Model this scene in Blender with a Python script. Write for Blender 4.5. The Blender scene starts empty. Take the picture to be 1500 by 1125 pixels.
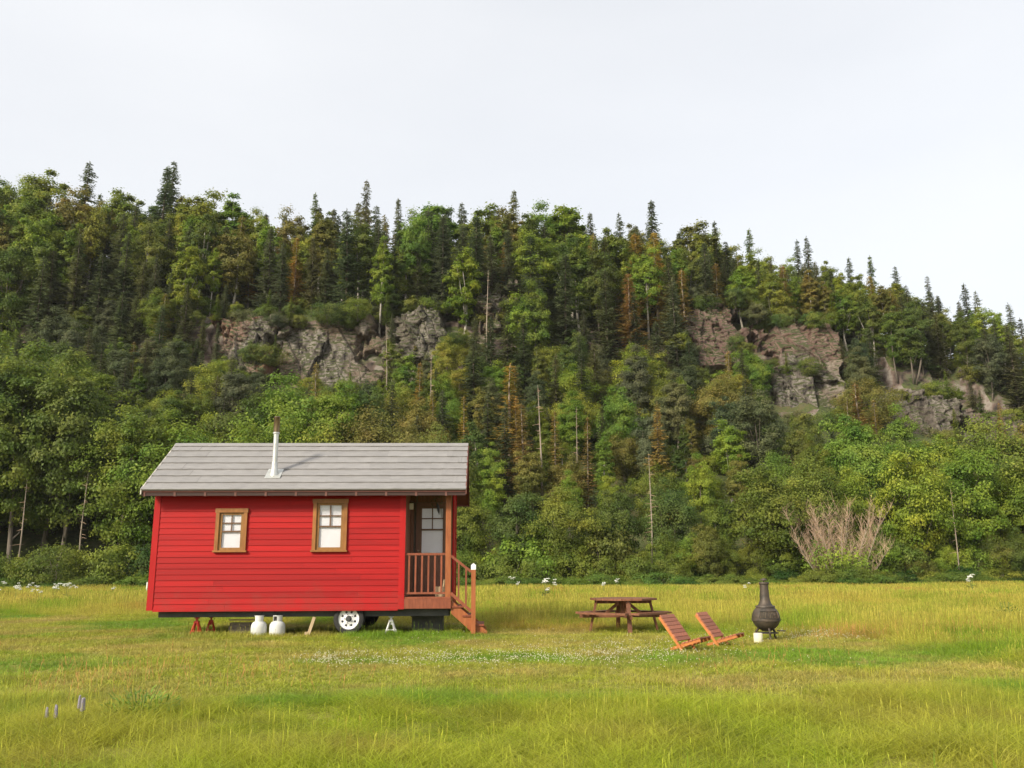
import bpy, math, random
import numpy as np

R = math.radians
scene = bpy.context.scene
COL = scene.collection

# ------------------------------------------------------------------ camera
F_PX, PITCH, ROLL, CAM_H = 1271.0, 0.214, -0.0047, 1.20
cam_data = bpy.data.cameras.new('camera')
cam_data.sensor_width = 36.0
cam_data.lens = 36.0 * F_PX / 1500.0
cam_data.clip_start = 0.1
cam_data.clip_end = 4000
cam = bpy.data.objects.new('camera', cam_data)
COL.objects.link(cam)
cam.rotation_mode = 'QUATERNION'
from mathutils import Euler, Matrix, Vector, noise as mnoise
cam.rotation_quaternion = (Euler((math.pi / 2 + PITCH, 0, 0)).to_matrix() @ Matrix.Rotation(ROLL, 3, 'Z')).to_quaternion()
cam.location = (0, 0, CAM_H)
scene.camera = cam

# ------------------------------------------------------------------ sky, sun, exposure
SUN_ELEV, SUN_AZ = R(31), R(-44)          # azimuth: seen from the camera's back, turned to its left
world = bpy.data.worlds.new('World')
scene.world = world
world.use_nodes = True
wn, wl = world.node_tree.nodes, world.node_tree.links
wn.clear()
w_out = wn.new('ShaderNodeOutputWorld')
w_bg = wn.new('ShaderNodeBackground')
w_sky = wn.new('ShaderNodeTexSky')
w_sky.sky_type = 'NISHITA'
w_sky.sun_disc = False
w_sky.sun_elevation = SUN_ELEV
w_sky.sun_rotation = math.atan2(math.sin(SUN_AZ), -math.cos(SUN_AZ))
w_sky.air_density = 1.0
w_sky.dust_density = 4.0
w_sky.ozone_density = 1.0
w_hs = wn.new('ShaderNodeHueSaturation')
w_hs.inputs['Saturation'].default_value = 0.75
w_mix = wn.new('ShaderNodeMix')
w_mix.data_type = 'RGBA'
w_mix.inputs[0].default_value = 0.60
w_mix.inputs[7].default_value = (7.4, 7.42, 7.42, 1)      # thin high overcast
w_bg.inputs[1].default_value = 0.142
wl.new(w_sky.outputs[0], w_hs.inputs['Color'])
w_tc = wn.new('ShaderNodeTexCoord')
w_mp = wn.new('ShaderNodeMapping')
w_mp.inputs['Scale'].default_value = (1.0, 1.0, 3.0)
w_no = wn.new('ShaderNodeTexNoise')
w_no.inputs['Scale'].default_value = 1.3
w_no.inputs['Detail'].default_value = 5
w_mr = wn.new('ShaderNodeMapRange')
w_mr.inputs[1].default_value = 0.3
w_mr.inputs[2].default_value = 0.7
w_mr.inputs[3].default_value = 0.56
w_mr.inputs[4].default_value = 0.68
wl.new(w_tc.outputs['Generated'], w_mp.inputs[0])
wl.new(w_mp.outputs[0], w_no.inputs['Vector'])
wl.new(w_no.outputs[0], w_mr.inputs[0])
wl.new(w_mr.outputs[0], w_mix.inputs[0])
wl.new(w_hs.outputs[0], w_mix.inputs[6])
wl.new(w_mix.outputs[2], w_bg.inputs[0])
wl.new(w_bg.outputs[0], w_out.inputs[0])

sun_data = bpy.data.lights.new('sun', 'SUN')
sun_data.energy = 4.3
sun_data.angle = R(9)
sun_data.color = (1.0, 0.92, 0.76)
sun = bpy.data.objects.new('sun', sun_data)
COL.objects.link(sun)
sd = Vector((math.sin(SUN_AZ) * math.cos(SUN_ELEV), -math.cos(SUN_AZ) * math.cos(SUN_ELEV), math.sin(SUN_ELEV)))
sun.rotation_euler = sd.to_track_quat('Z', 'Y').to_euler()
sun.location = (-30, -20, 40)
vs = scene.view_settings
vs.view_transform = 'Standard'
vs.look = 'None'
vs.exposure = 0.26
vs.gamma = 1.0
vs.use_curve_mapping = False
scene.cycles.max_bounces = 6
scene.cycles.transparent_max_bounces = 8
scene.cycles.diffuse_bounces = 3
scene.cycles.use_denoising = True

# ------------------------------------------------------------------ small helpers
def ray(px, py):
    c, s = math.cos(-ROLL), math.sin(-ROLL)
    u0, v0 = (px - 750) / F_PX, (py - 562.5) / F_PX
    cr, sr = math.cos(ROLL), math.sin(ROLL)
    u, v = cr * u0 + sr * v0, -sr * u0 + cr * v0
    z, y = -v, 1.0
    return (u, y * math.cos(PITCH) - z * math.sin(PITCH), y * math.sin(PITCH) + z * math.cos(PITCH))

def at(px, py, Y):
    d = ray(px, py)
    t = Y / d[1]
    return (d[0] * t, Y, CAM_H + d[2] * t)

def on_ground(px, py, z=0.0):
    d = ray(px, py)
    t = (z - CAM_H) / d[2]
    return (d[0] * t, d[1] * t, z)

def project(x, y, z):
    z -= CAM_H
    yc = y * math.cos(PITCH) + z * math.sin(PITCH)
    zc = -y * math.sin(PITCH) + z * math.cos(PITCH)
    u, v = F_PX * x / yc, -F_PX * zc / yc
    c, s = math.cos(ROLL), math.sin(ROLL)
    return 750 + c * u - s * v, 562.5 + s * u + c * v

def mesh_np(name, verts, faces, smooth=False):
    """verts (N,3) array, faces (M,k) int array with one k."""
    me = bpy.data.meshes.new(name)
    verts = np.asarray(verts, dtype=np.float32)
    faces = np.asarray(faces, dtype=np.int32)
    k = faces.shape[1]
    me.vertices.add(len(verts))
    me.vertices.foreach_set('co', verts.ravel())
    me.loops.add(faces.size)
    me.loops.foreach_set('vertex_index', faces.ravel())
    me.polygons.add(len(faces))
    me.polygons.foreach_set('loop_start', np.arange(0, faces.size, k, dtype=np.int32))
    me.polygons.foreach_set('loop_total', np.full(len(faces), k, dtype=np.int32))
    if smooth:
        me.polygons.foreach_set('use_smooth', np.ones(len(faces), dtype=bool))
    me.update(calc_edges=True)
    me.validate()
    return me

def link(name, me, mat=None, parent=None, loc=None, rot=None, scale=None):
    o = bpy.data.objects.new(name, me)
    COL.objects.link(o)
    if mat is not None and me is not None and not me.materials:
        me.materials.append(mat)
    if parent is not None:
        o.parent = parent
    if loc is not None:
        o.location = loc
    if rot is not None:
        o.rotation_euler = rot
    if scale is not None:
        o.scale = scale
    return o

def tag(o, label=None, cat=None, group=None, kind=None):
    if label: o['label'] = label
    if cat: o['category'] = cat
    if group: o['group'] = group
    if kind: o['kind'] = kind
    return o

def empty(name, loc, rz=0.0):
    o = bpy.data.objects.new(name, None)
    o.empty_display_size = 0.3
    COL.objects.link(o)
    o.location = loc
    o.rotation_euler = (0, 0, rz)
    return o

def copy_tree(o, parent=None):
    c = o.copy()
    COL.objects.link(c)
    if parent is not None:
        c.parent = parent
    for ch in list(o.children):
        copy_tree(ch, c)
    return c

class MB:
    def __init__(s):
        s.v, s.f = [], []
    def add(s, vs_, fs_):
        b = len(s.v)
        s.v += [tuple(map(float, v)) for v in vs_]
        s.f += [tuple(b + i for i in f) for f in fs_]
        return s
    def box(s, x0, x1, y0, y1, z0, z1):
        return s.add([(x0, y0, z0), (x1, y0, z0), (x1, y1, z0), (x0, y1, z0), (x0, y0, z1), (x1, y0, z1), (x1, y1, z1), (x0, y1, z1)],
                     [(0, 3, 2, 1), (4, 5, 6, 7), (0, 1, 5, 4), (1, 2, 6, 5), (2, 3, 7, 6), (3, 0, 4, 7)])
    def bar(s, p, q, w, h, up=(0, 0, 1)):
        """box from p to q, w across, h along 'up'"""
        p, q = Vector(p), Vector(q)
        d = (q - p).normalized()
        side = d.cross(Vector(up))
        if side.length < 1e-4:
            side = Vector((1, 0, 0))
        side.normalize()
        u = side.cross(d).normalized()
        a, b = side * w / 2, u * h / 2
        return s.add([p - a - b, p + a - b, p + a + b, p - a + b, q - a - b, q + a - b, q + a + b, q - a + b],
                     [(0, 1, 2, 3), (7, 6, 5, 4), (0, 4, 5, 1), (1, 5, 6, 2), (2, 6, 7, 3), (3, 7, 4, 0)])
    def tube(s, pts, rad, n=8, cap=True):
        pts = [Vector(p) for p in pts]
        b = len(s.v)
        for i, p in enumerate(pts):
            d = (pts[min(i + 1, len(pts) - 1)] - pts[max(i - 1, 0)]).normalized()
            ref = Vector((1, 0, 0)) if abs(d.x) < 0.8 else Vector((0, 1, 0))
            a = d.cross(ref).normalized()
            c = d.cross(a).normalized()
            r = rad[i] if isinstance(rad, (list, tuple)) else rad
            for k in range(n):
                t = 2 * math.pi * k / n
                s.v.append(tuple(p + a * (r * math.cos(t)) + c * (r * math.sin(t))))
        for i in range(len(pts) - 1):
            for k in range(n):
                s.f.append((b + i * n + k, b + i * n + (k + 1) % n, b + (i + 1) * n + (k + 1) % n, b + (i + 1) * n + k))
        if cap:
            s.f.append(tuple(b + k for k in reversed(range(n))))
            s.f.append(tuple(b + (len(pts) - 1) * n + k for k in range(n)))
        return s
    def lathe(s, prof, n=24, c=(0, 0, 0)):
        b = len(s.v)
        for r, z in prof:
            for k in range(n):
                t = 2 * math.pi * k / n
                s.v.append((c[0] + r * math.cos(t), c[1] + r * math.sin(t), c[2] + z))
        for i in range(len(prof) - 1):
            for k in range(n):
                s.f.append((b + i * n + k, b + i * n + (k + 1) % n, b + (i + 1) * n + (k + 1) % n, b + (i + 1) * n + k))
        s.f.append(tuple(b + k for k in reversed(range(n))))
        s.f.append(tuple(b + (len(prof) - 1) * n + k for k in range(n)))
        return s
    def prism(s, poly, axis, a0, a1):
        """polygon in the plane across 'axis' pushed from a0 to a1"""
        def P(u, v, a):
            return (a, u, v) if axis == 'x' else ((u, a, v) if axis == 'y' else (u, v, a))
        n = len(poly)
        vs_ = [P(u, v, a0) for u, v in poly] + [P(u, v, a1) for u, v in poly]
        fs_ = [tuple(reversed(range(n))), tuple(range(n, 2 * n))] + [(i, (i + 1) % n, n + (i + 1) % n, n + i) for i in range(n)]
        return s.add(vs_, fs_)
    def mesh(s, name, smooth=False):
        me = bpy.data.meshes.new(name)
        me.from_pydata(s.v, [], s.f)
        if smooth:
            me.polygons.foreach_set('use_smooth', np.ones(len(me.polygons), dtype=bool))
        import bmesh
        bm = bmesh.new()
        bm.from_mesh(me)
        bmesh.ops.recalc_face_normals(bm, faces=bm.faces)
        bm.to_mesh(me)
        bm.free()
        return me
    def build(s, name, mat, parent=None, smooth=False, loc=None, rot=None):
        me = s.mesh(name, smooth)
        if smooth:
            try:
                me.set_sharp_from_angle(angle=R(40))
            except Exception:
                pass
        return link(name, me, mat, parent, loc, rot)

def fbm(x, y, z=0.0, oct=4):
    v, a, f = 0.0, 0.5, 1.0
    for _ in range(oct):
        v += a * mnoise.noise(Vector((x * f, y * f, z * f)))
        a *= 0.5
        f *= 2.03
    return v

# ------------------------------------------------------------------ materials
def new_mat(name):
    m = bpy.data.materials.new(name)
    m.use_nodes = True
    nt = m.node_tree
    nt.nodes.clear()
    out = nt.nodes.new('ShaderNodeOutputMaterial')
    return m, nt.nodes, nt.links, out

def N(nodes, kind, **kw):
    n = nodes.new('ShaderNode' + kind)
    for k, v in kw.items():
        setattr(n, k, v)
    return n

def ramp(nodes, stops):
    r = nodes.new('ShaderNodeValToRGB')
    el = r.color_ramp.elements
    while len(el) < len(stops):
        el.new(0.5)
    for e, (p, c) in zip(el, stops):
        e.position = p
        e.color = (*c, 1) if len(c) == 3 else c
    return r

def surf(name, c0, c1, scale=6.0, stretch=(1, 1, 1), rough=0.6, metal=0.0, spec=0.4, bump=0.15, bscale=None, obj_rand=0.0, detail=6.0, bdist=0.01):
    """two-tone worn surface with noise colour and bump, in object space"""
    m, n, l, out = new_mat(name)
    b = N(n, 'BsdfPrincipled')
    tc = N(n, 'TexCoord')
    mp = N(n, 'Mapping')
    mp.inputs['Scale'].default_value = stretch
    l.new(tc.outputs['Object'], mp.inputs[0])
    oi = N(n, 'ObjectInfo')
    ad = N(n, 'VectorMath', operation='ADD')
    l.new(mp.outputs[0], ad.inputs[0])
    sc = N(n, 'VectorMath', operation='SCALE')
    sc.inputs[0].default_value = (37.0, 19.0, 53.0)
    l.new(oi.outputs['Random'], sc.inputs['Scale'])
    l.new(sc.outputs[0], ad.inputs[1])
    no = N(n, 'TexNoise')
    no.inputs['Scale'].default_value = scale
    no.inputs['Detail'].default_value = detail
    no.inputs['Roughness'].default_value = 0.62
    l.new(ad.outputs[0], no.inputs['Vector'])
    rp = ramp(n, [(0.30, c0), (0.72, c1)])
    l.new(no.outputs[0], rp.inputs[0])
    col = rp.outputs[0]
    if obj_rand > 0:
        mr = N(n, 'MapRange')
        mr.inputs[3].default_value = 1 - obj_rand
        mr.inputs[4].default_value = 1 + obj_rand
        l.new(oi.outputs['Random'], mr.inputs[0])
        hs = N(n, 'HueSaturation')
        l.new(mr.outputs[0], hs.inputs['Value'])
        l.new(col, hs.inputs['Color'])
        col = hs.outputs[0]
    l.new(col, b.inputs['Base Color'])
    rr = N(n, 'MapRange')
    rr.inputs[3].default_value = max(0.02, rough - 0.12)
    rr.inputs[4].default_value = min(1, rough + 0.12)
    l.new(no.outputs[0], rr.inputs[0])
    l.new(rr.outputs[0], b.inputs['Roughness'])
    b.inputs['Metallic'].default_value = metal
    b.inputs['Specular IOR Level'].default_value = spec
    if bump > 0:
        n2 = N(n, 'TexNoise')
        n2.inputs['Scale'].default_value = bscale or scale * 4
        n2.inputs['Detail'].default_value = 4
        l.new(ad.outputs[0], n2.inputs['Vector'])
        bp = N(n, 'Bump')
        bp.inputs['Strength'].default_value = bump
        bp.inputs['Distance'].default_value = bdist
        l.new(n2.outputs[0], bp.inputs['Height'])
        l.new(bp.outputs[0], b.inputs['Normal'])
    l.new(b.outputs[0], out.inputs[0])
    return m

def add_dirt(m, colour, top, scale=2.4):
    """splashes of dried mud: patches of their own shape, thinning out upwards"""
    n, l = m.node_tree.nodes, m.node_tree.links
    pr = [x for x in n if x.type == 'BSDF_PRINCIPLED'][0]
    src = pr.inputs['Base Color'].links[0].from_socket
    ge = N(n, 'NewGeometry')
    no = N(n, 'TexNoise')
    no.inputs['Scale'].default_value = scale
    no.inputs['Detail'].default_value = 8
    no.inputs['Roughness'].default_value = 0.7
    l.new(ge.outputs['Position'], no.inputs['Vector'])
    sx = N(n, 'SeparateXYZ')
    l.new(ge.outputs['Position'], sx.inputs[0])
    mr = N(n, 'MapRange')
    mr.inputs[1].default_value = 0.4
    mr.inputs[2].default_value = top
    mr.inputs[3].default_value = 0.16
    mr.inputs[4].default_value = -0.12
    l.new(sx.outputs[2], mr.inputs[0])
    ad = N(n, 'Math', operation='ADD')
    l.new(no.outputs[0], ad.inputs[0])
    l.new(mr.outputs[0], ad.inputs[1])
    rp = ramp(n, [(0.52, (0, 0, 0)), (0.80, (0.55, 0.55, 0.55))])
    l.new(ad.outputs[0], rp.inputs[0])
    mx = N(n, 'Mix', data_type='RGBA')
    l.new(rp.outputs[0], mx.inputs[0])
    l.new(src, mx.inputs[6])
    mx.inputs[7].default_value = (*colour, 1)
    l.new(mx.outputs[2], pr.inputs['Base Color'])

def leaf_mat(name, trans=0.35, spread=0.35, hue=0.03):
    """foliage coloured by the object's own colour, each leaf a little different"""
    m, n, l, out = new_mat(name)
    oi = N(n, 'ObjectInfo')
    ge = N(n, 'NewGeometry')
    no = N(n, 'TexNoise')
    no.inputs['Scale'].default_value = 0.55
    no.inputs['Detail'].default_value = 3
    l.new(ge.outputs['Position'], no.inputs['Vector'])
    v1 = N(n, 'MapRange')
    v1.inputs[3].default_value = 1 - spread
    v1.inputs[4].default_value = 1 + spread
    l.new(ge.outputs['Random Per Island'], v1.inputs[0])
    v2 = N(n, 'MapRange')
    v2.inputs[1].default_value = 0.3
    v2.inputs[2].default_value = 0.7
    v2.inputs[3].default_value = 0.72
    v2.inputs[4].default_value = 1.28
    l.new(no.outputs[0], v2.inputs[0])
    mu = N(n, 'Math', operation='MULTIPLY')
    l.new(v1.outputs[0], mu.inputs[0])
    l.new(v2.outputs[0], mu.inputs[1])
    hm = N(n, 'MapRange')
    hm.inputs[1].default_value = 0.3
    hm.inputs[2].default_value = 0.7
    hm.inputs[3].default_value = 0.5 + hue
    hm.inputs[4].default_value = 0.5 - hue
    l.new(no.outputs[0], hm.inputs[0])
    hs = N(n, 'HueSaturation')
    l.new(hm.outputs[0], hs.inputs['Hue'])
    l.new(mu.outputs[0], hs.inputs['Value'])
    l.new(oi.outputs['Color'], hs.inputs['Color'])
    b = N(n, 'BsdfPrincipled')
    b.inputs['Roughness'].default_value = 0.55
    b.inputs['Specular IOR Level'].default_value = 0.25
    l.new(hs.outputs[0], b.inputs['Base Color'])
    tr = N(n, 'BsdfTranslucent')
    l.new(hs.outputs[0], tr.inputs[0])
    mx = N(n, 'MixShader')
    mx.inputs[0].default_value = trans
    l.new(b.outputs[0], mx.inputs[1])
    l.new(tr.outputs[0], mx.inputs[2])
    l.new(mx.outputs[0], out.inputs[0])
    return m

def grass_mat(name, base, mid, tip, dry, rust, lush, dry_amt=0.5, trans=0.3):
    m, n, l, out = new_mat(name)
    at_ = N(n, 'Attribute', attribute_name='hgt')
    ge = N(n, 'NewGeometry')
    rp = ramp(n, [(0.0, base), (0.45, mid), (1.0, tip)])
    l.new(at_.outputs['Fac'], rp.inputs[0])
    # patches on the field
    no = N(n, 'TexNoise')
    no.inputs['Scale'].default_value = 0.42
    no.inputs['Detail'].default_value = 7
    no.inputs['Roughness'].default_value = 0.6
    l.new(ge.outputs['Position'], no.inputs['Vector'])
    r1 = ramp(n, [(0.44, (0, 0, 0)), (0.60, (1, 1, 1))])
    l.new(no.outputs[0], r1.inputs[0])
    m1 = N(n, 'Mix', data_type='RGBA')
    m1.inputs[7].default_value = (*dry, 1)
    k1 = N(n, 'Math', operation='MULTIPLY')
    k1.inputs[1].default_value = dry_amt
    l.new(r1.outputs[0], k1.inputs[0])
    l.new(k1.outputs[0], m1.inputs[0])
    l.new(rp.outputs[0], m1.inputs[6])
    n2 = N(n, 'TexNoise')
    n2.inputs['Scale'].default_value = 0.30
    n2.inputs['Detail'].default_value = 6
    mp = N(n, 'Mapping')
    mp.inputs['Location'].default_value = (17.3, 5.1, 3.0)
    l.new(ge.outputs['Position'], mp.inputs[0])
    l.new(mp.outputs[0], n2.inputs['Vector'])
    r2 = ramp(n, [(0.38, (1, 1, 1)), (0.49, (0, 0, 0))])
    l.new(n2.outputs[0], r2.inputs[0])
    m2 = N(n, 'Mix', data_type='RGBA')
    m2.inputs[7].default_value = (*lush, 1)
    k2 = N(n, 'Math', operation='MULTIPLY')
    k2.inputs[1].default_value = 0.85
    l.new(r2.outputs[0], k2.inputs[0])
    l.new(k2.outputs[0], m2.inputs[0])
    l.new(m1.outputs[2], m2.inputs[6])
    r3 = ramp(n, [(0.60, (0, 0, 0)), (0.72, (1, 1, 1))])
    l.new(n2.outputs[0], r3.inputs[0])
    k3 = N(n, 'Math', operation='MULTIPLY')
    l.new(r3.outputs[0], k3.inputs[0])
    l.new(at_.outputs['Fac'], k3.inputs[1])
    m3 = N(n, 'Mix', data_type='RGBA')
    m3.inputs[7].default_value = (*rust, 1)
    l.new(k3.outputs[0], m3.inputs[0])
    l.new(m2.outputs[2], m3.inputs[6])
    # every blade its own shade
    vr = N(n, 'MapRange')
    vr.inputs[3].default_value = 0.55
    vr.inputs[4].default_value = 1.4
    l.new(ge.outputs['Random Per Island'], vr.inputs[0])
    n4 = N(n, 'TexNoise')
    n4.inputs['Scale'].default_value = 1.1
    n4.inputs['Detail'].default_value = 6
    n4.inputs['Roughness'].default_value = 0.65
    l.new(ge.outputs['Position'], n4.inputs['Vector'])
    v4 = N(n, 'MapRange')
    v4.inputs[1].default_value = 0.33
    v4.inputs[2].default_value = 0.67
    v4.inputs[3].default_value = 0.74
    v4.inputs[4].default_value = 1.2
    l.new(n4.outputs[0], v4.inputs[0])
    vm = N(n, 'Math', operation='MULTIPLY')
    l.new(vr.outputs[0], vm.inputs[0])
    l.new(v4.outputs[0], vm.inputs[1])
    hs = N(n, 'HueSaturation')
    l.new(vm.outputs[0], hs.inputs['Value'])
    l.new(m3.outputs[2], hs.inputs['Color'])
    b = N(n, 'BsdfPrincipled')
    b.inputs['Roughness'].default_value = 0.5
    b.inputs['Specular IOR Level'].default_value = 0.3
    l.new(hs.outputs[0], b.inputs['Base Color'])
    tr = N(n, 'BsdfTranslucent')
    l.new(hs.outputs[0], tr.inputs[0])
    mx = N(n, 'MixShader')
    mx.inputs[0].default_value = trans
    l.new(b.outputs[0], mx.inputs[1])
    l.new(tr.outputs[0], mx.inputs[2])
    l.new(mx.outputs[0], out.inputs[0])
    return m

def rock_mat(name):
    m, n, l, out = new_mat(name)
    tc = N(n, 'TexCoord')
    oi = N(n, 'ObjectInfo')
    ge = N(n, 'NewGeometry')
    n1 = N(n, 'TexNoise')
    n1.inputs['Scale'].default_value = 1.5
    n1.inputs['Detail'].default_value = 8
    n1.inputs['Roughness'].default_value = 0.65
    mp = N(n, 'Mapping')
    mp.inputs['Scale'].default_value = (0.8, 0.8, 0.35)
    l.new(ge.outputs['Position'], mp.inputs[0])
    l.new(mp.outputs[0], n1.inputs['Vector'])
    r1 = ramp(n, [(0.38, (0.022, 0.019, 0.017)), (0.46, (0.10, 0.085, 0.073)), (0.58, (0.225, 0.20, 0.172)), (0.74, (0.12, 0.10, 0.085))])
    l.new(n1.outputs[0], r1.inputs[0])
    n2 = N(n, 'TexNoise')
    n2.inputs['Scale'].default_value = 0.17
    n2.inputs['Detail'].default_value = 5
    l.new(ge.outputs['Position'], n2.inputs['Vector'])
    r2 = ramp(n, [(0.40, (0, 0, 0)), (0.56, (1, 1, 1))])
    l.new(n2.outputs[0], r2.inputs[0])
    k = N(n, 'Math', operation='MULTIPLY')
    k.inputs[1].default_value = 0.75
    l.new(r2.outputs[0], k.inputs[0])
    m1 = N(n, 'Mix', data_type='RGBA')
    l.new(k.outputs[0], m1.inputs[0])
    l.new(r1.outputs[0], m1.inputs[6])
    l.new(oi.outputs['Color'], m1.inputs[7])
    # moss and needles lie on the ledges
    sx = N(n, 'SeparateXYZ')
    l.new(ge.outputs['True Normal'], sx.inputs[0])
    ad = N(n, 'Math', operation='ADD')
    l.new(sx.outputs[2], ad.inputs[0])
    l.new(n1.outputs[0], ad.inputs[1])
    r4 = ramp(n, [(0.80, (0, 0, 0)), (1.0, (1, 1, 1))])
    l.new(ad.outputs[0], r4.inputs[0])
    m4 = N(n, 'Mix', data_type='RGBA')
    l.new(r4.outputs[0], m4.inputs[0])
    l.new(m1.outputs[2], m4.inputs[6])
    m4.inputs[7].default_value = (0.055, 0.060, 0.025, 1)
    m1 = m4
    b = N(n, 'BsdfPrincipled')
    b.inputs['Roughness'].default_value = 0.9
    b.inputs['Specular IOR Level'].default_value = 0.2
    l.new(m1.outputs[2], b.inputs['Base Color'])
    bp = N(n, 'Bump')
    bp.inputs['Strength'].default_value = 1.0
    bp.inputs['Distance'].default_value = 0.45
    l.new(n1.outputs[0], bp.inputs['Height'])
    l.new(bp.outputs[0], b.inputs['Normal'])
    l.new(b.outputs[0], out.inputs[0])
    return m

M = {}
M['red'] = surf('red_paint', (0.28, 0.0065, 0.007), (0.40, 0.010, 0.010), 3.0, (0.35, 1, 4), rough=0.6, spec=0.2, bump=0.12, bscale=40, obj_rand=0.13)
M['red_trim'] = surf('red_trim_paint', (0.32, 0.008, 0.009), (0.41, 0.012, 0.012), 4.0, (1, 1, 0.4), spec=0.2, rough=0.55, bump=0.08)
M['casing'] = surf('honey_stained_wood', (0.22, 0.085, 0.020), (0.35, 0.145, 0.036), 5.0, (3, 3, 1), rough=0.45, bump=0.15, obj_rand=0.1)
M['sash'] = surf('golden_sash_wood', (0.20, 0.09, 0.02), (0.30, 0.15, 0.04), 6.0, (3, 3, 1), rough=0.5, bump=0.1)
M['muntin'] = surf('brown_muntin', (0.10, 0.05, 0.025), (0.16, 0.085, 0.045), 10, rough=0.5, bump=0.05)
M['stain'] = surf('red_brown_stain', (0.17, 0.045, 0.021), (0.28, 0.08, 0.036), 6.0, (4, 4, 0.7), rough=0.5, bump=0.15, obj_rand=0.12)
M['post'] = surf('orange_brown_stain', (0.25, 0.072, 0.022), (0.37, 0.12, 0.038), 6.0, (4, 4, 0.6), rough=0.5, bump=0.15, obj_rand=0.08)
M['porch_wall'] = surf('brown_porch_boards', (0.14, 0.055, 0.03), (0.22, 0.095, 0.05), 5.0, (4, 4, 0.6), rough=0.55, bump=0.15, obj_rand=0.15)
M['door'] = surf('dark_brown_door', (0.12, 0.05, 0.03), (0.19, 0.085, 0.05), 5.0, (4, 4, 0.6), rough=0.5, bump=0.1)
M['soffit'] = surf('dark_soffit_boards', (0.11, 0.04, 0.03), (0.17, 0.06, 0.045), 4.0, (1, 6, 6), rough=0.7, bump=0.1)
M['fascia'] = surf('eave_shade_fascia', (0.035, 0.018, 0.015), (0.06, 0.028, 0.022), 4.0, (1, 6, 6), rough=0.75, bump=0.1)  # dark colour stands in for the shadow line under the eave
M['tail'] = surf('rafter_end_grain', (0.12, 0.05, 0.04), (0.17, 0.075, 0.06), 9, rough=0.7, bump=0.1)
M['roof'] = surf('grey_metal_shake', (0.20, 0.190, 0.186), (0.285, 0.272, 0.266), 3.5, (1.0, 9, 9), rough=0.55, spec=0.35, bump=0.4, bscale=22, obj_rand=0.06, bdist=0.012)
M['roof_edge'] = surf('pale_roof_edge', (0.40, 0.37, 0.33), (0.52, 0.48, 0.42), 6, rough=0.5, bump=0.1)
M['steel_white'] = surf('bright_galvanised_pipe', (0.46, 0.46, 0.43), (0.66, 0.66, 0.62), 8, rough=0.35, metal=0.6, bump=0.05)
M['steel_warm'] = surf('brassy_weathered_steel', (0.10, 0.06, 0.05), (0.36, 0.27, 0.17), 6, (3, 3, 0.5), rough=0.33, metal=0.85, bump=0.05)
M['chassis'] = surf('dark_grey_trailer_steel', (0.035, 0.037, 0.037), (0.075, 0.078, 0.075), 5, rough=0.6, bump=0.2)
M['rubber'] = surf('black_rubber', (0.016, 0.016, 0.016), (0.035, 0.034, 0.032), 9, rough=0.8, bump=0.2)
M['wheel'] = surf('white_wheel_paint', (0.66, 0.66, 0.65), (0.80, 0.80, 0.79), 7, rough=0.35, bump=0.03)
M['tank'] = surf('white_tank_enamel', (0.50, 0.50, 0.48), (0.64, 0.64, 0.61), 5, rough=0.4, bump=0.04)
M['red_steel'] = surf('red_jack_enamel', (0.42, 0.025, 0.015), (0.58, 0.05, 0.03), 7, rough=0.45, bump=0.1)
M['white_steel'] = surf('white_steel_stand', (0.60, 0.60, 0.60), (0.78, 0.78, 0.78), 7, rough=0.45, bump=0.05)
M['raw_wood'] = surf('raw_lumber', (0.36, 0.26, 0.15), (0.52, 0.40, 0.25), 5, (4, 4, 0.8), rough=0.75, bump=0.2)
M['grey_wood'] = surf('weathered_blocking', (0.09, 0.075, 0.06), (0.18, 0.15, 0.12), 5, (0.8, 4, 4), rough=0.85, bump=0.3)
M['table'] = surf('red_brown_table_stain', (0.125, 0.048, 0.024), (0.24, 0.10, 0.05), 5, (3, 3, 3), rough=0.6, bump=0.25, obj_rand=0.16)
M['chair'] = surf('sunlit_orange_cedar', (0.36, 0.11, 0.026), (0.52, 0.19, 0.045), 6, (3, 3, 3), rough=0.5, bump=0.2, obj_rand=0.1)  # rails: orange wood with the sunlit look of the edges in its colour
M['slat'] = surf('red_cedar_slat', (0.27, 0.085, 0.042), (0.42, 0.15, 0.075), 6, (3, 3, 3), rough=0.55, bump=0.25, obj_rand=0.18)
M['iron'] = surf('rusty_cast_iron', (0.040, 0.037, 0.032), (0.115, 0.085, 0.062), 6, (1, 1, 1), rough=0.55, metal=0.35, bump=0.35, bscale=30)
M['iron_dark'] = surf('sooty_mesh', (0.015, 0.015, 0.014), (0.05, 0.048, 0.035), 12, rough=0.8, bump=0.2)
M['block'] = surf('cream_block', (0.62, 0.55, 0.40), (0.76, 0.70, 0.55), 7, rough=0.8, bump=0.2)
M['white_cap'] = surf('white_cap_plastic', (0.76, 0.75, 0.72), (0.84, 0.83, 0.80), 7, rough=0.4, bump=0.02)
M['blind'] = surf('white_roller_blind', (0.66, 0.64, 0.67), (0.72, 0.70, 0.73), 3, rough=0.9, bump=0.03)
M['dark_room'] = surf('room_lining', (0.10, 0.085, 0.07), (0.16, 0.14, 0.12), 3, rough=0.9, bump=0.0)
M['lamp'] = surf('frosted_lamp_glass', (0.62, 0.58, 0.50), (0.75, 0.70, 0.62), 6, rough=0.3, bump=0.0)
M['black'] = surf('black_iron_ornament', (0.018, 0.018, 0.018), (0.04, 0.04, 0.04), 8, rough=0.6, bump=0.1)
M['bark'] = surf('brown_bark', (0.075, 0.06, 0.045), (0.19, 0.16, 0.125), 3, (3, 3, 0.6), rough=0.95, bump=0.6, bscale=9, bdist=0.03)
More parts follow.
